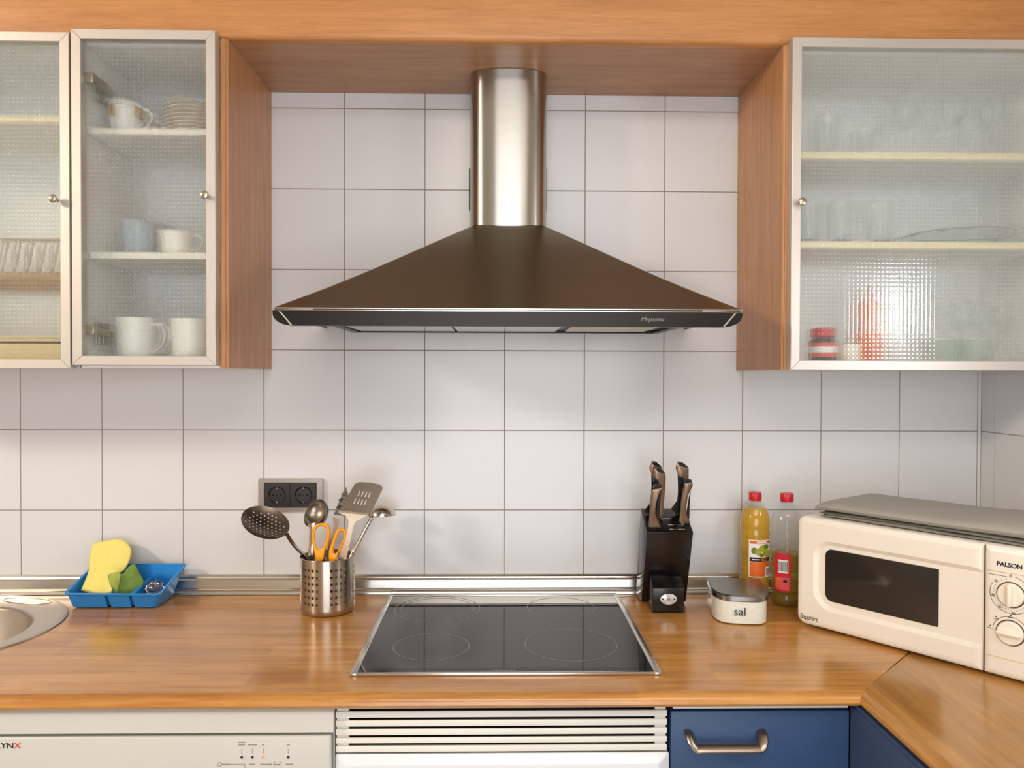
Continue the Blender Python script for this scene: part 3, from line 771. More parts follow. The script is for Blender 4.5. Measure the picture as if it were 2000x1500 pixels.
cl = slab([(158, 1153), (173, 1115), (176, 1085), (182, 1063), (200, 1057), (236, 1053), (252, 1065), (257, 1080), (250, 1102), (238, 1118), (212, 1124), (214, 1140), (218, 1160), (190, 1162)], 0, .012, .005, yfun=lambda a, b: -.036-(max(b, 1053)-1053)*.00085)
o = obj('cleaning_cloth', cl, YEL, angle=80); tag(o, 'folded yellow cleaning cloth propped up in the blue tray', 'cloth')
sg = thing('sponge', 'bent green sponge scourer sitting in the middle of the blue tray', 'sponge')
fr0 = [(230, 1121), (262, 1101), (278, 1130), (281, 1139), (262, 1158), (232, 1161), (221, 1148)]
A_ = [(212, 1123), (224, 1118), (236, 1122), (228, 1160), (219, 1160), (213, 1140)]
B_ = [(226, 1120), (240, 1120), (250, 1108), (263, 1102), (272, 1118), (281, 1138), (270, 1156), (262, 1160), (228, 1161), (226, 1145)]
obj('sponge_body', slab(A_, -.118, .030, .002), GRN, sg, angle=70)
obj('scourer_layer', slab(B_, -.112, .022, .003, yfun=lambda a, b: -.113+(a-228)*.0004), GRND, sg, angle=70)
bm = bmesh.new(); wc = Vector((-.830, -.094, .935)); rnd = random.Random(3); pts = []
for k in range(400):
    a = rnd.uniform(0, 2*PI); b = rnd.uniform(-1, 1); s = math.sqrt(1-b*b); rr = rnd.uniform(.7, 1)
    pts.append(wc+Vector((.0225*rr*s*math.cos(a), .028*rr*s*math.sin(a), .0215*rr*b)))
srt = [pts.pop(0)]
while pts:
    j = min(range(len(pts)), key=lambda i: abs((pts[i]-srt[-1]).length-.009)); srt.append(pts.pop(j))
tube(smoothpath(srt, 2), .00055, 3, bm=bm, cap=False)
o = obj('steel_wool', bm, WOOL); tag(o, 'ball of steel wool in the right compartment of the blue tray', 'scourer')

# ------------------------------------------------------------------ knife block
kb = thing('knife_block', 'black slanted knife block with metal-handled knives against the wall', 'knife block')
KX0, KX1 = .3265, .4325
side = [(-.109, .906), (-.175, 1.085), (-.092, 1.126), (-.034, .906)]
obj('block_body', prismx(side, KX0, KX1, .0018), BLKPAINT, kb)
obj('foot_box', prismx([(-.1815, .9035), (-.1835, .958), (-.150, .978), (-.120, .978), (-.11, .9035)], .338, .4105, .0015), BLKPAINT, kb)
for fx in (.343, .405): obj('rubber_foot', lathe([(.005, .9003), (.005, .905)], 12, (fx, -.174)), BLKPL, kb)
for fx in (.338, .421): obj('rubber_foot', lathe([(.005, .9003), (.005, .907)], 12, (fx, -.05)), BLKPL, kb)
bm = lathe([(.001, -.1835), (.0178, -.1835), (.0192, -.1828)], 36, (0, 0), axis='Y')
for v in bm.verts: v.co.z = v.co.z*.66+.9335; v.co.x += .3745
obj('emblem_plate', bm, pm('emblem_grey', (206, 204, 200), .3, .4), kb)
text('emblem_mark', 'le', .012, INK, kb, front_m(.3745, -.1838, .934), sx=.8)
for s in (-1, 1): obj('emblem_pin', lathe([(.0018, -.1845), (.0018, -.183)], 12, (.3745+s*.0135, .934), axis='Y'), INK, kb)
nt_ = Vector((0, .041, .083)).normalized()   # along the top slope towards the back... top face runs from front low to back high
topn = Vector((0, -.444, .896))              # out of the top face
def top_pt(x, s): return Vector((x, -.175+.083*s, 1.085+.041*s))
for (px, s) in ((.398, .12), (.398, .30), (.375, .55), (.360, .78)):
    o = top_pt(px, s); bm = bmesh.new()
    a = Vector((.018, 0, 0)); b = Vector((0, .083, .041)).normalized()*.0014
    loft([[o-a-b+topn*.0003, o+a-b+topn*.0003, o+a+b+topn*.0003, o-a+b+topn*.0003], [o-a-b-topn*.001, o+a-b-topn*.001, o+a+b-topn*.001, o-a+b-topn*.001]], bm=bm)
    obj('knife_slot', bm, BRIGHT, kb, smooth=False)
def knife(label, outer, Y, soft, thick=.013):
    """outer: silhouette of the handle (photo frame), soft: dark inlay outline"""
    t = thing('knife', label, 'knife', 'kitchen knives in the black block')
    P = smoothpath([Vector((a, b, 0)) for a, b in outer+[outer[0]]], 4)[:-1]; c2 = sum(P, Vector())/len(P)
    yf_ = lambda b: Y-(1030-b)*.00022
    L_ = lambda s, dy: [IN(c2.x+(p.x-c2.x)*s, c2.y+(p.y-c2.y)*(.5+.5*s), yf_(p.y)+dy) for p in P]
    obj('handle', loft([L_(.55, -.0), L_(.9, .001), L_(1, .003), L_(1, thick-.003), L_(.9, thick-.001), L_(.55, thick)]), HNDL, t, angle=60)
    if soft:
        Q = smoothpath([Vector((a, b, 0)) for a, b in soft+[soft[0]]], 4)[:-1]
        obj('grip_inlay', loft([[IN(p.x, p.y, yf_(p.y)-.0012) for p in Q], [IN(p.x, p.y, yf_(p.y)+thick*.6) for p in Q]]), BLKPL, t, angle=60)
    e = outer[len(outer)//2]
    return t
def blade(t, px, py, Y):
    p = IN(px, py, Y); d = Vector((0, .35, -.94)); a = Vector((.008, 0, 0)); b = Vector((0, .0012, 0))
    obj('blade', loft([[p-a-b, p+a-b, p+a+b, p-a+b], [p-a-b+d*.10, p-b+d*.10, p+b+d*.10, p-a+b+d*.10]]), UTEN, t, smooth=False)
def endcap(t, poly, Y):
    Q = [IN(a, b, Y-(1030-b)*.00022-.002) for a, b in poly]; Q2 = [p+Vector((0, .011, .001)) for p in Q]
    obj('end_cap', loft([Q, Q2]), BLKPL, t, smooth=False)
k = knife('knife at the back left of the black block', [(1270, 908), (1274, 902), (1283, 904), (1292, 912), (1293, 930), (1290, 980), (1288, 1004), (1262, 1002), (1261, 994), (1269, 985), (1272, 970), (1273, 945), (1272, 926), (1268, 914)], -.118, [(1272, 926), (1282, 940), (1285, 985), (1284, 1004), (1262, 1002), (1261, 994), (1269, 985), (1272, 960)]); endcap(k, [(1274, 902), (1283, 903), (1292, 912), (1286, 913), (1275, 907)], -.118); blade(k, 1276, 1002, -.11)
k = knife('knife in the middle left of the black block, with a wide handle', [(1277, 915), (1283, 912), (1291, 915), (1299, 925), (1300, 940), (1296, 990), (1293, 1012), (1280, 1013), (1278, 1000), (1277, 950), (1275, 930)], -.138, [(1277, 930), (1286, 940), (1288, 955), (1287, 1010), (1280, 1012), (1277, 980)]); endcap(k, [(1283, 912), (1290, 914), (1299, 924), (1294, 925), (1282, 919)], -.138); blade(k, 1287, 1012, -.13)
k = knife('short knife at the front left of the black block', [(1277, 954), (1284, 953), (1292, 952), (1293, 958), (1285, 972), (1282, 990), (1282, 1010), (1288, 1026), (1291, 1033), (1268, 1034), (1268, 1010), (1270, 975), (1273, 960)], -.160, [(1292, 958), (1286, 972), (1283, 992), (1283, 1010), (1288, 1024), (1289, 1000), (1290, 980)]); endcap(k, [(1277, 950), (1284, 946), (1292, 948), (1291, 953), (1277, 954)], -.160); blade(k, 1279, 1030, -.155)
k = knife('knife at the back right of the black block', [(1320, 910), (1325, 903), (1334, 905), (1344, 913), (1345, 925), (1344, 960), (1338, 1000), (1324, 1004), (1312, 996), (1313, 990), (1321, 982), (1324, 965), (1324, 930), (1320, 916)], -.118, [(1323, 918), (1332, 930), (1336, 945), (1334, 985), (1326, 1002), (1312, 996), (1313, 990), (1321, 982), (1324, 960)]); endcap(k, [(1325, 903), (1334, 904), (1344, 912), (1338, 913), (1326, 908)], -.118); blade(k, 1326, 1002, -.11)
k = knife('knife at the front right of the black block', [(1337, 942), (1344, 939), (1351, 941), (1353, 948), (1349, 957), (1344, 968), (1341, 985), (1340, 1003), (1346, 1018), (1347, 1023), (1328, 1021), (1328, 1000), (1331, 970), (1335, 950)], -.150, [(1350, 956), (1346, 968), (1343, 985), (1341, 1003), (1346, 1014), (1347, 990), (1348, 970)]); endcap(k, [(1337, 943), (1340, 938), (1350, 937), (1352, 941), (1339, 945)], -.150); blade(k, 1336, 1020, -.145)

# ------------------------------------------------------------------ salt tub
sal = thing('salt_container', 'clear D-shaped salt tub marked sal with a grey metal lid', 'container')
def dshape(s=0):
    xc, yb_, hw, dep = .528, -.124, .0605-s, .142-s*1.4
    p = []
    for k in range(25):
        a = PI+PI*k/24; ca = math.cos(a); p.append((xc+hw*math.copysign(abs(ca)**.5, ca), yb_-s*.3-.080-(dep-.080)*abs(math.sin(a))**.9))
    return [(xc-hw, yb_-s*.3)]+p+[(xc+hw, yb_-s*.3)]
obj('tub_wall', loft([[(x, y, z) for x, y in dshape(sh)] for sh, z in ((.008, .9006), (.002, .9025), (0, .906), (0, .957), (.0015, .957), (.0015, .9025))], cap1=False), PETC, sal, angle=50)
obj('salt', prismz(dshape(.0022), .9028, .9505), SALTM, sal)
sl = lambda y: .9655+(y+.166)*.02
obj('lid', loft([[(x, y, .953) for x, y in dshape(.0015)], [(x, y, .953) for x, y in dshape(-.0015)], [(x, y, .9625) for x, y in dshape(-.0015)], [(x, y, .966) for x, y in dshape(.0015)], [(x, y, .9668) for x, y in dshape(.006)]]), LIDM, sal, angle=25)
text('lettering', 'sal', .0245, INK, sal, front_m(.5215, -.2672, .9295), space=1.05)
sal.rotation_euler = (0, 0, -.16); _c = Vector((.528, -.21, 0)); sal.location = _c-Matrix.Rotation(-.16, 3, 'Z') @ _c

# ------------------------------------------------------------------ oil bottles
def bottle(label, cap_px, Yc, ztop, full, level):
    X = at(*cap_px, Yc).x
    t = thing('oil_bottle', label, 'bottle', 'plastic cooking oil bottles beside the microwave', loc=(X, Yc, .9))
    def prof(s):
        p = [(.020-s, .0015+s), (.030-s, .0012+s), (.0345-s, .008), (.0345-s, .020), (.031-s, .030)]
        for k in range(9):
            z = .034+k*.0125; p += [(.0352-s, z), (.0352-s, z+.007), (.0342-s, z+.010)]
        p += [(.0352-s, .150), (.0358-s, .160), (.034-s, .166), (.0356-s, .171), (.0356-s, .185), (.033-s, .200), (.027-s, .214), (.019-s, .224), (.0138-s, .228)]
        return p
    k = (ztop-.9-.020)/.232
    P1 = [(r, z*k) for r, z in prof(0)]+[(.0130, ztop-.9-.012)]
    if full:
        obj('oil', lathe([(r, z) for r, z in [(a, b*k) for a, b in prof(.0012)] if z < level], 40), OILG, t, angle=60)
    else:
        pr = [(r, z) for r, z in [(a, b*k) for a, b in prof(.0012)] if z < level]
        obj('oil', lathe(pr+[(pr[-1][0], level)], 40), OILD, t, angle=60)
    obj('bottle_wall', lathe(P1, 40, caps=True), PETC, t, angle=60)
    zc = ztop-.9
    bm = lathe([(.0145, zc-.020), (.0152, zc-.018), (.0152, zc-.003), (.0135, zc), (.001, zc)], 30); obj('cap', bm, REDCAP, t)
    obj('neck_ring', lathe([(.0165, zc-.0245), (.0165, zc-.0215), (.012, zc-.021)], 30), PETC, t)
    return t, X, k
def label_patch(t, a0, a1, z0, z1, mat, r=.0361, name='label', n=10):
    lp = []
    for rr in (r, r+.0002):
        pass
    A_ = [a0+(a1-a0)*i/n for i in range(n+1)]
    f = [[(rr*math.sin(a), -rr*math.cos(a), z) for a in A_] for rr, z in ((r, z0), (r+.0002, z0), (r+.0002, z1), (r, z1))]
    return obj(name, loft([[row[i] for row in f] for i in range(n+1)]), mat, t, angle=60)
zt1 = at(1475, 961, -.062).z; zt2 = at(1537, 963, -.112).z
b1, X1_, k1 = bottle('full bottle of golden cooking oil with a fruit label', (1475, 970), -.062, zt1, True, .226)
lab = label_patch(b1, -.72, .84, .060, .150, LBLW)
def lp_(a0, a1, z0, z1, m, r=.0364, p=None): return label_patch(p or lab, a0, a1, z0, z1, m, r, 'label_print')
lp_(-.66, .79, .141, .148, LBLO); lp_(-.66, .79, .098, .108, INK); lp_(-.66, .79, .062, .097, LBLO); lp_(.42, .76, .062, .085, LBLW, .0367)
for kk in range(6): lp_(.46+kk*.05, .48+kk*.05, .064, .082, INK, .0370)
lp_(-.2, .5, .1425, .1465, LBLW, .0367); lp_(-.5, -.05, .102, .104, LBLW, .0367); lp_(.05, .5, .104, .1055, LBLO, .0367); lp_(.1, .7, .100, .1018, LBLO, .0367)
_fr = [0]
def fruit(cx_, cz__, ra, rz_, mat, r=.0367):
    _fr[0] += 1; r = r+.00022*_fr[0]
    lpv = [[((rr)*math.sin(cx_+ra*q*math.cos(2*PI*j/20)), -(rr)*math.cos(cx_+ra*q*math.cos(2*PI*j/20)), cz__+rz_*q*math.sin(2*PI*j/20)) for j in range(20)] for q, rr in ((1, r), (1, r+.0002))]
    obj('label_print', loft(lpv), mat, lab, angle=60)
for f in ((-.35, .124, .2, .008, LBLD), (-.1, .122, .22, .0085, LBLG), (.2, .130, .25, .008, LBLG), (.45, .134, .2, .006, LBLD), (.5, .118, .3, .009, LBLG), (.1, .114, .16, .0045, LBLD)): fruit(*f)
b2, X2_, k2 = bottle('part-used oil bottle touching the corner of the microwave', (1537, 972), -.112, zt2, False, .124)
lab2 = label_patch(b2, -1.15, -.10, .038, .128, LBLR)
label_patch(lab2, -.90, -.25, .082, .113, LBLW, .0364, 'label_print')
for kk in range(7): label_patch(lab2, -.84+kk*.082, -.80+kk*.082, .086, .109, INK, .0367, 'label_print', 2)
label_patch(lab2, -1.08, -.16, .042, .072, LBLP, .0364, 'label_print')
label_patch(lab2, -1.0, -.72, .058, .069, LBLO, .0367, 'label_print'); label_patch(lab2, -.55, -.32, .060, .067, INK, .0367, 'label_print')

# ------------------------------------------------------------------ microwave
MWO = Vector((.6395, -.258, .9)); ang = math.atan2(-.778, .628)
mw = thing('microwave', 'cream microwave oven turned diagonally in the worktop corner', 'microwave', loc=MWO, rz=ang)
W_, D_, H_m = .470, .325, .2395   # local x along the front to the right, local y into the body
obj('casing', box(.004, W_-.004, .022, D_, .010, H_m-.002, .006, 3), MWB, mw)
for fx in (.04, W_-.04):
    for fy in (.05, D_-.04): obj('foot', lathe([(.012, .0003), (.012, .012)], 16, (fx, fy)), BLKPL, mw)
SPL = .3665
def front_slab(x0, x1, rs, name, ybulge=.006):
    def lp(ins, y):
        return [(x, y-ybulge*(1-((z-H_m/2)/(H_m/2))**2)*0, z) for x, z in rrect(x0+ins, x1-ins, .005+ins, H_m-ins, [max(r-ins, .0005) for r in rs], 14)]
    return loft([lp(0, .024), lp(0, .008), lp(.002, .003), lp(.006, .0005), lp(.012, -.0005)])
dr = obj('door', front_slab(0, SPL-.0012, [.02, .002, .002, .016], 'door'), MWB, mw, angle=40)
# shallow scoop around the window
scp = rrect(.035, SPL+.02, .035, H_m-.045, [.045, .03, .03, .04], 8)
cut(dr, loft([[(x, -.004, z) for x, z in rrect(.032, SPL+.05, .040, H_m-.040, [.048, .03, .03, .044], 20)], [(x, .0052, z) for x, z in rrect(.048, SPL+.05, .054, H_m-.054, [.036, .02, .02, .03], 20)]]))
for p_ in dr.data.polygons: p_.use_smooth = False
obj('window', loft([[(x, .003, z) for x, z in rrect(.0635, .2885, .067, H_m-.063, [.016, .002, .002, .014], 12)], [(x, .009, z) for x, z in rrect(.0615, .2905, .065, H_m-.061, [.017, .003, .003, .015], 12)]]), MWG, dr)
obj('control_panel', front_slab(SPL+.0012, W_, [.002, .02, .016, .002], 'p'), MWB, mw, angle=40)
obj('seam', box(SPL-.003, SPL+.003, .008, .02, .008, H_m-.004), MWGAP, mw, smooth=False)
obj('groove', box(SPL+.004, W_-.004, -.0012, .001, H_m-.0455, H_m-.0445), MWGAP if False else BEIGEL, mw, smooth=False)
obj('groove', box(SPL+.004, W_-.004, -.0012, .001, .0395, .0405), BEIGEL, mw, smooth=False)
KXC = SPL+.0450
def fm(x, z, y=-.0009, rot=0): return front_m(x, y, z, rot)
K1, K2 = .1565, .0885
for kz, rot in ((K1, 0), (K2, PI/2)):
    bm = lathe([(.0232, -.0002), (.0232, -.0012), (.0215, -.0014)], 40, (KXC, kz), axis='Y'); obj('dial_ring', bm, MWGAP, mw)
    kn = obj('knob', lathe([(.0212, -.001), (.0207, -.006), (.019, -.0075), (.001, -.0078)], 40, (KXC, kz), axis='Y'), MWK, mw)
    gx, gz = (.0035, .0195) if rot == 0 else (.0195, .0035)
    obj('grip', box(KXC-gx, KXC+gx, -.0165, -.006, kz-gz, kz+gz, .0028, 3), MWK, kn)
text('lettering', 'PALSON', .0112, INK, mw, fm(KXC-.003, .2085), sx=1.02, space=.94, offset=.00025)
text('lettering', 'Sapphire', .0145, INK, dr, fm(.030, .0215, -.0007), space=.95, sx=.85)
bm = bmesh.new()
for k in range(34):
    a = math.radians(105+k*9.2); r0 = .0272; L_ = .0022 if k % 5 == 0 else .0010
    p0 = (KXC+r0*math.cos(a), K1+r0*math.sin(a)); p1 = (KXC+(r0+L_)*math.cos(a), K1+(r0+L_)*math.sin(a))
    tube([(p0[0], -.0012, p0[1]), (p1[0], -.0012, p1[1])], .0004, 4, bm=bm)
obj('dial_print', bm, INK, mw)
for rr, kz, a0, a1 in ((.0335, K1, 150, 330), (.0335, K1, 20, 80), (.0285, K2, 10, 170)):
    bm = tube([(KXC+rr*math.cos(math.radians(a)), -.0011, kz+rr*math.sin(math.radians(a))) for a in [a0+(a1-a0)*i/24 for i in range(25)]], .00035, 4); obj('dial_arc', bm, INK, mw)
for s, x, z, sz in (('0', -.001, .1765, .007), ('35', -.024, .163, .006), ('30', -.0285, .137, .006), ('25', -.018, .118, .006), ('20', .004, .111, .006)): text('dial_print', s, sz, INK, mw, fm(KXC+x, z+.0135, -.0011))
for x, z in ((-.0325, .0935), (-.023, .112), (0, .1195), (.024, .1125)): text('dial_print', '•', .009, INK, mw, fm(KXC+x, z, -.0011)); obj('dial_print', box(KXC+x-.004, KXC+x+.004, -.0013, -.0008, z-.0042, z-.0034), INK, mw, smooth=False)
obj('dial_print', box(KXC-.036, KXC-.006, -.0013, -.0008, .1875, .1881), INK, mw, smooth=False)

# folded grey cloth on the microwave
fc = thing('folded_cover', 'folded grey coated cloth lying on top of the microwave', 'cloth', loc=(MWO.x, MWO.y, MWO.z+H_m-.002), rz=ang)
def fold(x0, x1, y0, y1, z0, z1, r, sk=.02, nx=26, seed=0):
    rn = random.Random(seed); lp = []
    ph = [rn.uniform(0, 6) for _ in range(4)]
    for i in range(nx+1):
        t = i/nx; x = x0+(x1-x0)*t; e = 1 if 0 < i < nx else .6; e2 = .9 if i in (1, nx-1) else 1
        zz = z1+.0014*math.sin(7*t+ph[0])+.001*math.sin(17*t+ph[1]); h = (zz-z0)*e*e2
        a = []
        for k in range(14):
            u = 2*PI*k/14; cu, su = math.cos(u), math.sin(u)
            yy = (y0+y1)/2+(y1-y0)/2*math.copysign(abs(cu)**.35, cu)+.002*math.sin(9*t+ph[2])
            a.append((x+sk*(yy-y0), yy, (z0+h/2)+h/2*math.copysign(abs(su)**.8, su)+(.002*math.sin((yy-y0)*40+ph[3])*max(0, su))))
        lp.append(a)
    return loft(lp)
obj('lower_fold', fold(.036, .425, .030, .24, .001, .0065, .003, seed=2), CLOTHG, fc, angle=60)
obj('middle_fold', fold(.030, .52, .034, .245, .0065, .0125, .003, seed=5), CLOTHG, fc, angle=60)
obj('top_fold', fold(.026, .54, .024, .25, .012, .036, .01, seed=9), CLOTHG, fc, angle=60)

# ------------------------------------------------------------------ appliances and units below the worktop
dw = thing('dishwasher', 'off-white dishwasher under the worktop with indicator lights', 'dishwasher')
obj('body', box(-.894, -.300, -.585, -.02, .10, .872), APPL, dw, smooth=False)
lo = [[(x, y, z) for y, z in ((-.585, .871), (-.603, .871), (-.607, .866), (-.610, .832), (-.604, .8295), (-.585, .8295))] for x in (-.897, -.2975)]
o = obj('top_strip', loft(lo), APPL, dw, angle=30)
obj('control_panel', box(-.895, -.3025, -.606, -.585, .70, .8245, .004, 3), APPL, dw)
obj('door_front', box(-.895, -.3025, -.603, -.585, .12, .697, .004, 2), APPL, dw)
F = -.6065
def fmz(px, py, Y=F): return at(px, py, Y)
p = fmz(17, 1457); text('lettering', 'LYN', .0140, INK, dw, front_m(p.x-.0065, F, p.z), sx=1.15)
text('lettering', 'X', .0140, REDINK, dw, front_m(p.x+.0145, F, p.z), sx=1.15)
for (px, n_) in ((472, 2), (493, 1), (514, 1), (563, 1)):
    a = fmz(px, 1462); b_ = fmz(px, 1472)
    obj('panel_print', box(a.x-.0003, a.x+.0003, F-.0002, F+.001, b_.z, a.z), GREYINK, dw, smooth=False)
    wd = {472: .0055, 493: .0075, 514: .002, 563: .0025}[px]
    for q in range(n_):
        t_ = fmz(px, 1455-q*5); obj('panel_print', box(t_.x-wd, t_.x+wd, F-.0002, F+.001, t_.z-.0007, t_.z+.0007), GREYINK, dw, smooth=False)
    dd = fmz(px, 1479); obj('indicator', lathe([(.0022 if px != 514 else .0028, F-.0006), (.0022 if px != 514 else .0028, F+.001)], 14, (dd.x, dd.z), axis='Y'), LEDR if px == 514 else INK, dw)
for px, wd in ((442, .007), (492, .005), (520, .010), (565, .006)):
    t_ = fmz(px, 1493); obj('panel_print', box(t_.x-wd, t_.x+wd, F-.0002, F+.001, t_.z-.0008, t_.z+.0008), GREYINK, dw, smooth=False)
a, b_ = fmz(451, 1493), fmz(478, 1493); obj('panel_print', box(a.x, b_.x, F-.0002, F+.001, a.z-.0003, a.z+.0003), GREYINK, dw, smooth=False)
obj('panel_print', box(b_.x-.0003, b_.x+.0003, F-.0002, F+.001, b_.z-.010, b_.z), GREYINK, dw, smooth=False)
t_ = fmz(429, 1493); obj('panel_print', tube([(t_.x+.0034*math.cos(q), F-.0001, t_.z+.0034*math.sin(q)) for q in [2*PI*i/20 for i in range(20)]], .0004, 4, closed=True), GREYINK, dw)
t_ = fmz(541, 1491); obj('panel_print', tube([(t_.x-.005, F, t_.z+.0025), (t_.x-.005, F, t_.z-.0025), (t_.x+.005, F, t_.z-.0025), (t_.x+.005, F, t_.z+.0025)], .0006, 4), INK, dw)

vg = thing('vent_grille', 'white slatted ventilation grille between the cooktop and the oven', 'grille')
GY = -.598
for y0_, y1_ in ((1372, 1384.5), (1388.5, 1402.5), (1406, 1419.5), (1423, 1436.5), (1440, 1452.5), (1456, 1469.5)):
    za, zb = at(980, y1_-1.4, GY).z, at(980, y0_, GY).z
    obj('slat', box(at(655.5, 1420, GY).x, at(1303, 1420, GY).x, GY, GY+.004, za, zb, .0014, 2), APPLW, vg)
for px0, px1 in ((657, 680), (1280, 1301)):
    obj('slat_support', box(at(px0, 1420, GY).x, at(px1, 1420, GY).x, GY+.0045, GY+.016, .79, .868), APPLW, vg, smooth=False)
obj('backing', box(-.298, .285, -.56, -.555, .7785, .872), DARK, vg, smooth=False)
ov = thing('oven', 'glossy white built-in oven below the vent grille', 'oven')
zt = at(980, 1473.5, -.60).z
obj('body', box(-.296, .283, -.585, -.05, .2, zt-.001), APPLW, ov, smooth=False)
lo = [[(x, -.586, z) for x, z in rrect(-.2965, .2835, .60, zt, .003, 3)], [(x, -.596, z) for x, z in rrect(-.2965, .2835, .60, zt, .003, 3)], [(x, -.608, z) for x, z in rrect(-.276, .263, .62, zt-.014, .003, 3)]]
obj('front_panel', loft(lo), OVENW, ov, angle=20)

du = thing('drawer_unit', 'blue base unit with a drawer beside the oven', 'drawer unit')
obj('carcass', box(.287, .606, -.575, -.02, .1, .8735), BLUED, du, smooth=False)
dzt = at(1400, 1388, -.592).z
dw_ = obj('drawer', box(.2865, .6022, -.594, -.577, .715, dzt, .0022, 3), BLUE, du)
obj('door', box(.2865, .6022, -.594, -.577, .12, .710, .0022, 3), BLUE, du)
rzb = at(1400, 1383.5, -.592).z; obj('top_rail', box(.291, .600, -.592, -.57, rzb, rzb+.006), OVENW, du, smooth=False)
obj('rail_gap', box(.290, .602, -.580, -.574, dzt-.002, rzb), DARK, du, smooth=False)
hz = at(1422, 1461, -.618).z; xa, xb = at(1352, 1460, -.618).x, at(1493, 1460, -.618).x
pth = smoothpath([(xa-.001, -.593, hz+.018), (xa-.001, -.606, hz+.016), (xa+.002, -.617, hz+.006), (xa+.008, -.620, hz), (xa+.02, -.6205, hz), ((xa+xb)/2, -.6205, hz), (xb-.02, -.6205, hz), (xb-.008, -.620, hz), (xb-.002, -.617, hz+.006), (xb+.001, -.606, hz+.016), (xb+.001, -.593, hz+.018)], 5)
obj('handle', tube(pth, [(.004, .0085)]*len(pth), 12, up=(0, 1, 0)), pm('handle_pewter', (150, 138, 124), .3, 1), dw_)
rc = thing('corner_unit', 'blue base unit under the return leg of the worktop', 'base unit')
obj('side_panel', box(.6068, XR-.02, -2.25, -.595, .1, .8735), BLUED, rc, smooth=False)
obj('door', box(.6032, .6205, -1.2, -.5935, .12, .8665, .0012, 2), pm('blue_corner_front', (58, 74, 110), .5), rc)

# ------------------------------------------------------------------ crockery in the middle cabinet
SB1, SB2, SB3 = 1.9602, 1.701, 1.4735
def cup(name, label, cat, group, px, Y, z0, h, rb, rt, mat, handle=1, trim=None, lean=None):
    x = at(px, 400, Y).x
    t = thing(name, label, cat, group, loc=(x, Y, z0+.0004))
    pr = [(.001, 0), (rb*.85, 0), (rb, .003)]+[(rb+(rt-rb)*q, h*q) for q in (.25, .5, .75, .95)]+[(rt, h), (rt-.0025, h)]+[(rb+(rt-rb)*q-.003, h*q) for q in (.9, .5, .1)]+[(.001, .005)]
    obj('bowl', lathe(pr, 32), mat, t, angle=60)
    if handle:
        s = handle; rm = (rb+rt)/2
        pp = smoothpath([(s*(rm-.002), 0, h*.82), (s*(rm+.014), 0, h*.86), (s*(rm+.024), 0, h*.62), (s*(rm+.015), 0, h*.32), (s*(rm-.004), 0, h*.18)], 5)
        obj('handle', tube(pp, (.0045, .0032), 8), mat, t)
    if trim:
        obj('rim_line', lathe([(rt+.0003, h*.86), (rt+.0009, h*.87), (rt+.0003, h*.88)], 32, caps=False), BROWNL, t)
        for a in trim:
            f = [[((rt+q)*math.sin(a+b), -(rt+q)*math.cos(a+b), z) for b in (-.28, -.14, 0, .14, .28)] for q, z in ((-.001, h*.5), (.001, h*.5), (.001, h*.88), (-.001, h*.88))]
            obj('gold_square', loft([[r_[i] for r_ in f] for i in range(5)]), GOLD, t)
    return t
cup('milk_jug', 'white cup with gold squares and brown rim line on the upper shelf', 'cup', None, 248, -.235, SB1, .066, .028, .036, CER, 1, trim=(-.5, 1.2))
cup('creamer', 'small white cup with a gold square beside the stacked saucers', 'cup', None, 303, -.20, SB1, .038, .018, .021, CER, -1, trim=(.7,))
px_ = at(380, 400, -.20)
sau = None
for k in range(8):
    bm = lathe([(.001, 0), (.028, 0), (.032, .002), (.050, .0065), (.062, .0085), (.062, .0100), (.050, .0082), (.030, .004), (.001, .004)], 40)
    if sau is None:
        sau = obj('saucer', bm, CERC, None, angle=60); o = sau
    else:
        bm.free(); o = sau.copy(); COL.objects.link(o)
    o.location = (px_.x, -.20, SB1+.0004+k*.0086)
    tag(o, 'cream saucer, '+('lowest', 'second from the bottom', 'third from the bottom', 'fourth from the bottom', 'fourth from the top', 'third from the top', 'second from the top', 'topmost')[k]+' of the stack beside the creamer', 'saucer', 'stacked cream saucers')
GW = 'plain white mugs on the cabinet floor'
cup('mug', 'tall white mug at the left on the cabinet floor, its handle showing', 'mug', GW, 265, -.235, SB3, .092, .036, .041, CER, 1)
cup('mug', 'tall white mug at the right on the cabinet floor, half behind the frame', 'mug', GW, 372, -.235, SB3, .090, .036, .040, CER, 1)
cup('coffee_cup', 'short white coffee cup on the middle shelf', 'cup', None, 346, -.24, SB2, .050, .030, .035, CER, 1)
cup('tumbler', 'blue-tinged glass tumbler left on the middle shelf', 'glass', 'tumblers on the middle shelf', 272, -.17, SB2, .085, .030, .033, pm('frosted_blue_glass', (196, 206, 216), .2), 0)
cup('tumbler', 'grey glass tumbler just behind the white coffee cup', 'glass', 'tumblers on the middle shelf', 312, -.12, SB2, .085, .030, .033, pm('frosted_grey_glass', (176, 176, 168), .2), 0)

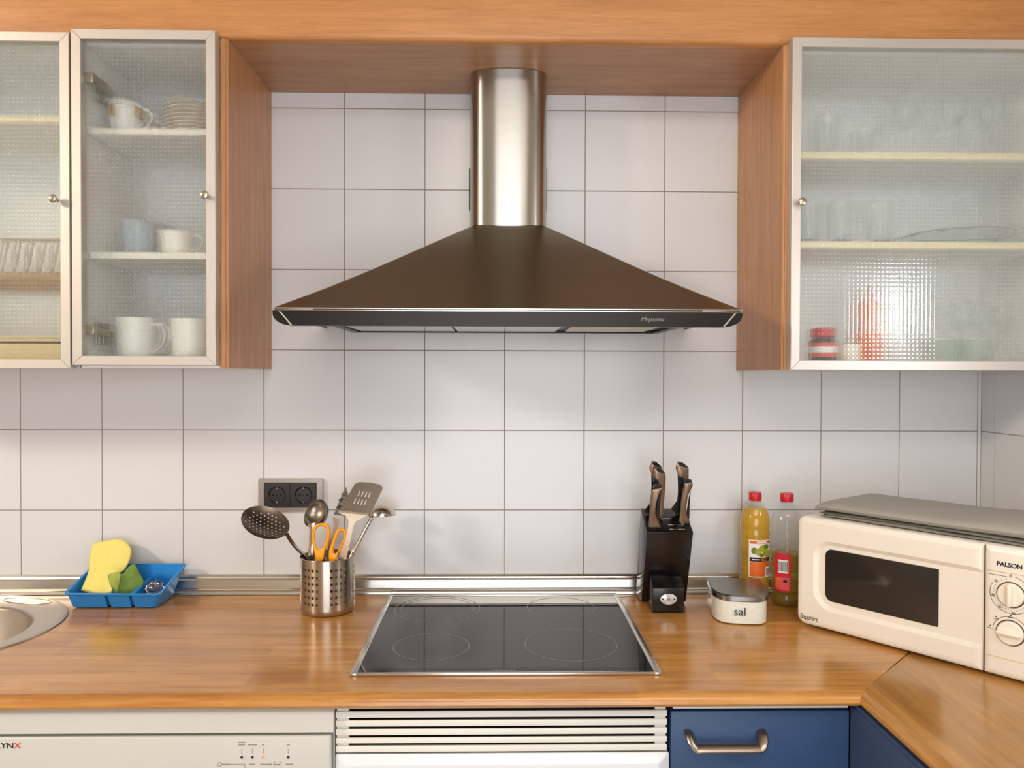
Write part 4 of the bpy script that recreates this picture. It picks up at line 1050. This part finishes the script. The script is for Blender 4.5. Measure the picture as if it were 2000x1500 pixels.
# dish rack and tray in the left cabinet
rk = thing('plate_rack', 'beige plate rack holding saucers in the leftmost cabinet', 'rack')
ry = -.275; za = at(50, 470, ry).z; zb = at(50, 540, ry).z
obj('front_rail', box(-1.47, -.915, ry-.004, ry+.002, za-.002, za+.004, .0015), BEIGE, rk)
obj('front_rail', box(-1.47, -.915, ry-.004, ry+.004, zb-.007, zb+.007, .0015), BEIGE, rk)
obj('back_rail', box(-1.47, -.915, -.03, -.024, zb-.006, zb+.04, .001), BEIGE, rk)
for k in range(19):
    xx = -.93-k*.0265-.006; obj('divider_rod', tube([(xx, ry, zb+.004), (xx+.012, ry+.004, za-.004)], .0028, 6), BEIGE, rk)
for xx in (-1.468, -.92): obj('side_rail', box(xx-.003, xx+.003, ry, -.025, zb-.006, zb+.004), BEIGE, rk, smooth=False)
pl = None
for k in range(6):
    bm = lathe([(.001, -.002), (.022, -.002), (.036, .003), (.037, .005), (.022, 0), (.001, 0)], 32, (0, 0), axis='X')
    if pl is None: pl = obj('small_plate', bm, CER, angle=60); o = pl
    else: bm.free(); o = pl.copy(); COL.objects.link(o)
    o.location = (-.942-k*.0265, -.225, (za+zb)/2+.002); o.rotation_euler = (0, 0, .5)
    tag(o, 'small white plate upright in the beige rack, '+('rightmost of the row', 'second from the right', 'third from the right', 'fourth from the right', 'fifth from the right', 'sixth from the right')[k], 'plate', 'small plates in the rack')
bt = thing('drip_tray', 'long beige drip tray on the floor of the leftmost cabinet', 'tray')
z1_ = at(50, 656, -.27).z; zf = 1.4742
obj('tray_body', box(-1.47, -.915, -.275, -.03, zf, z1_-.016, .003), BEIGEL, bt)
obj('tray_rim', box(-1.472, -.912, -.279, -.027, z1_-.012, z1_-.007, .001), BEIGEL, bt)
obj('tray_rim', box(-1.472, -.925, -.279, -.272, z1_-.005, z1_, .001), BEIGEL, bt)
obj('end_block', box(-.928, -.912, -.277, -.03, zf+.0, z1_-.001, .002), BEIGE, bt)

# ------------------------------------------------------------------ glassware in the right cabinet
RS1, RS2, RS3 = 1.9237, 1.7329, 1.4735
def tumbler(label, px, Y, z0, h, r, base=None, group=None, name='drinking_glass'):
    x = at(px, 400, Y).x; t = thing(name, label, 'glass', group, loc=(x, Y, z0+.0004))
    obj('glass_wall', lathe([(.001, .006), (r*.86, .006), (r*.9, .02), (r, h), (r-.0018, h), (r*.9-.002, .022), (.001, .012)], 32), GLASSW, t, angle=50)
    obj('base', lathe([(.001, 0), (r*.86, 0), (r*.87, .012 if base else .006), (.001, .012 if base else .006)], 32), base or GLASSW, t)
    return t
tumbler('tall clear glass at the left end of the top shelf', 1612, -.20, RS1, .105, .026, group='tall glasses on the top shelf')
tumbler('clear tumbler between the tall glass and the wine glasses', 1682, -.20, RS1, .072, .027, group='tall glasses on the top shelf')
def wine(label, px, Y, z0, s=1.0, group='wine glasses on the top shelf'):
    x = at(px, 400, Y).x; t = thing('wine_glass', label, 'wine glass', group, loc=(x, Y, z0+.0004))
    obj('wine_bowl', lathe([(r*s, z*s) for r, z in ((.001, .075), (.012, .078), (.026, .092), (.031, .110), (.029, .130), (.024, .148), (.0228, .148), (.028, .130), (.0295, .110), (.025, .094), (.001, .080))], 32), GLASSW, t, angle=60)
    obj('stem', lathe([(r*s, z*s) for r, z in ((.007, .004), (.0035, .012), (.003, .06), (.006, .0745))], 16), GLASSW, t)
    obj('foot', lathe([(r*s, z*s) for r, z in ((.001, 0), (.030, 0), (.030, .0018), (.007, .005), (.001, .005))], 32), GLASSW, t)
    return t
wine('stemmed wine glass nearest the tumblers on the top shelf', 1762, -.19, RS1)
wine('middle one of the three wine glasses on the top shelf', 1850, -.19, RS1)
wine('rightmost of the three wine glasses on the top shelf', 1926, -.19, RS1)
G2 = 'glasses with coloured bases on the second shelf'
tumbler('tall glass with blue base partly behind the door frame', 1578, -.22, RS2, .098, .026, GLASSB, G2)
tumbler('tall glass with blue base, second from the frame', 1640, -.22, RS2, .100, .028, GLASSB, G2)
tumbler('tall glass with rose-brown base beside the glass lid', 1716, -.22, RS2, .100, .029, GLASSR, G2)
lid = thing('glass_bowl', 'wide shallow glass bowl on the second shelf', 'bowl')
c = at(1868, 450, -.150); lid.location = (c.x, -.150, RS2+.0004)
obj('bowl_wall', lathe([(.001, 0), (.05, 0), (.055, .003), (.105, .026), (.122, .034), (.1205, .036), (.103, .029), (.052, .006), (.001, .004)], 48), GLASSW, lid, angle=60)
bm = tube([(.122*math.cos(a), .122*math.sin(a)*.98, .036+.012*max(0, math.cos(a-PI/2))) for a in [2*PI*k/64 for k in range(64)]], .0013, 6, closed=True)
obj('bowl_rim', bm, pm('grey_rim', (110, 112, 108), .3), lid)
# bottom shelf
jr = thing('coffee_jar', 'dark jar with a red lid and red label at the left of the lower shelf', 'jar', loc=(at(1607, 600, -.24).x, -.24, RS3+.0004))
obj('jar_body', lathe([(.001, 0), (.026, 0), (.028, .004), (.028, .046), (.022, .056), (.001, .056)], 32), pm('coffee_dark', (70, 48, 40), .3), jr)
obj('lid', lathe([(.024, .056), (.0255, .058), (.0255, .074), (.023, .076), (.001, .076)], 32), REDCAP, jr)
obj('label', lathe([(.0282, .012), (.0288, .013), (.0288, .042), (.0282, .043)], 32, caps=False), LBLP, jr)
obj('label_band', lathe([(.0289, .022), (.0293, .023), (.0293, .034), (.0289, .035)], 32, caps=False), LBLW, jr)
tb = thing('white_pot', 'small cream pot beside the red-lidded jar', 'pot', loc=(at(1660, 600, -.25).x, -.25, RS3+.0004))
obj('pot_body', lathe([(.001, 0), (.021, 0), (.022, .003), (.022, .036), (.001, .038)], 32), CERC, tb); obj('pot_rim', lathe([(.0225, .034), (.0225, .040), (.001, .041)], 32), CERC, tb)
ob = thing('honey_bottle', 'orange squeeze bottle standing behind the cream pot', 'bottle', loc=(at(1697, 600, -.14).x, -.14, RS3+.0004))
ob.scale = (.95, .95, 1.2)
obj('squeeze_body', lathe([(.001, 0), (.029, 0), (.031, .005), (.031, .04), (.025, .062), (.023, .085), (.026, .105), (.024, .118), (.012, .126), (.001, .127)], 32), ORSP, ob)
obj('nozzle', lathe([(.011, .126), (.011, .136), (.005, .142), (.004, .152), (.001, .153)], 20), pm('nozzle_orange', (214, 100, 50), .4), ob)
wine('small stemmed glass left of the pair on the lower shelf', 1880, -.13, RS3+.0, .98, 'stemmed glasses on the lower shelf')
wine('small stemmed glass right of the pair on the lower shelf', 1958, -.13, RS3+.0, .98, 'stemmed glasses on the lower shelf')
for px, lb in ((1835, 'clear square glass dish, left one at the front of the lower shelf'), (1905, 'clear square glass dish, right one at the front of the lower shelf')):
    o = at(px, 600, -.24); t = thing('glass_dish', lb, 'dish', 'square glass dishes', loc=(o.x, -.24, RS3+.0004))
    lp = lambda s, z: [(x, y, z) for x, y in rrect(-s, s, -s, s, .008, 4)]
    obj('dish_body', loft([lp(.027, 0), lp(.029, .004), lp(.033, .05), lp(.031, .05), lp(.027, .006)]), see_through('dish_glass', (.9, .93, .91), .05, .12), t, angle=40)
    obj('dish_lid', loft([lp(.034, .0505), lp(.034, .055), lp(.02, .058)]), GLASSW, t, angle=40)

# lamps out of frame; the one behind the viewpoint is added as fill
for nm, loc, r_, lb in (('ceiling_lamp', (-2.45, -1.95, 2.505), .16, 'round white ceiling lamp at the left side of the room'), ('ceiling_lamp', (.25, -2.6, 2.585), .3, 'round white ceiling lamp added behind the viewpoint as front fill')):
    t = thing(nm, lb, 'lamp', loc=loc)
    obj('lamp_housing', lathe([(r_, 0), (r_, .012), (.001, .014)], 32), OVENW, t)
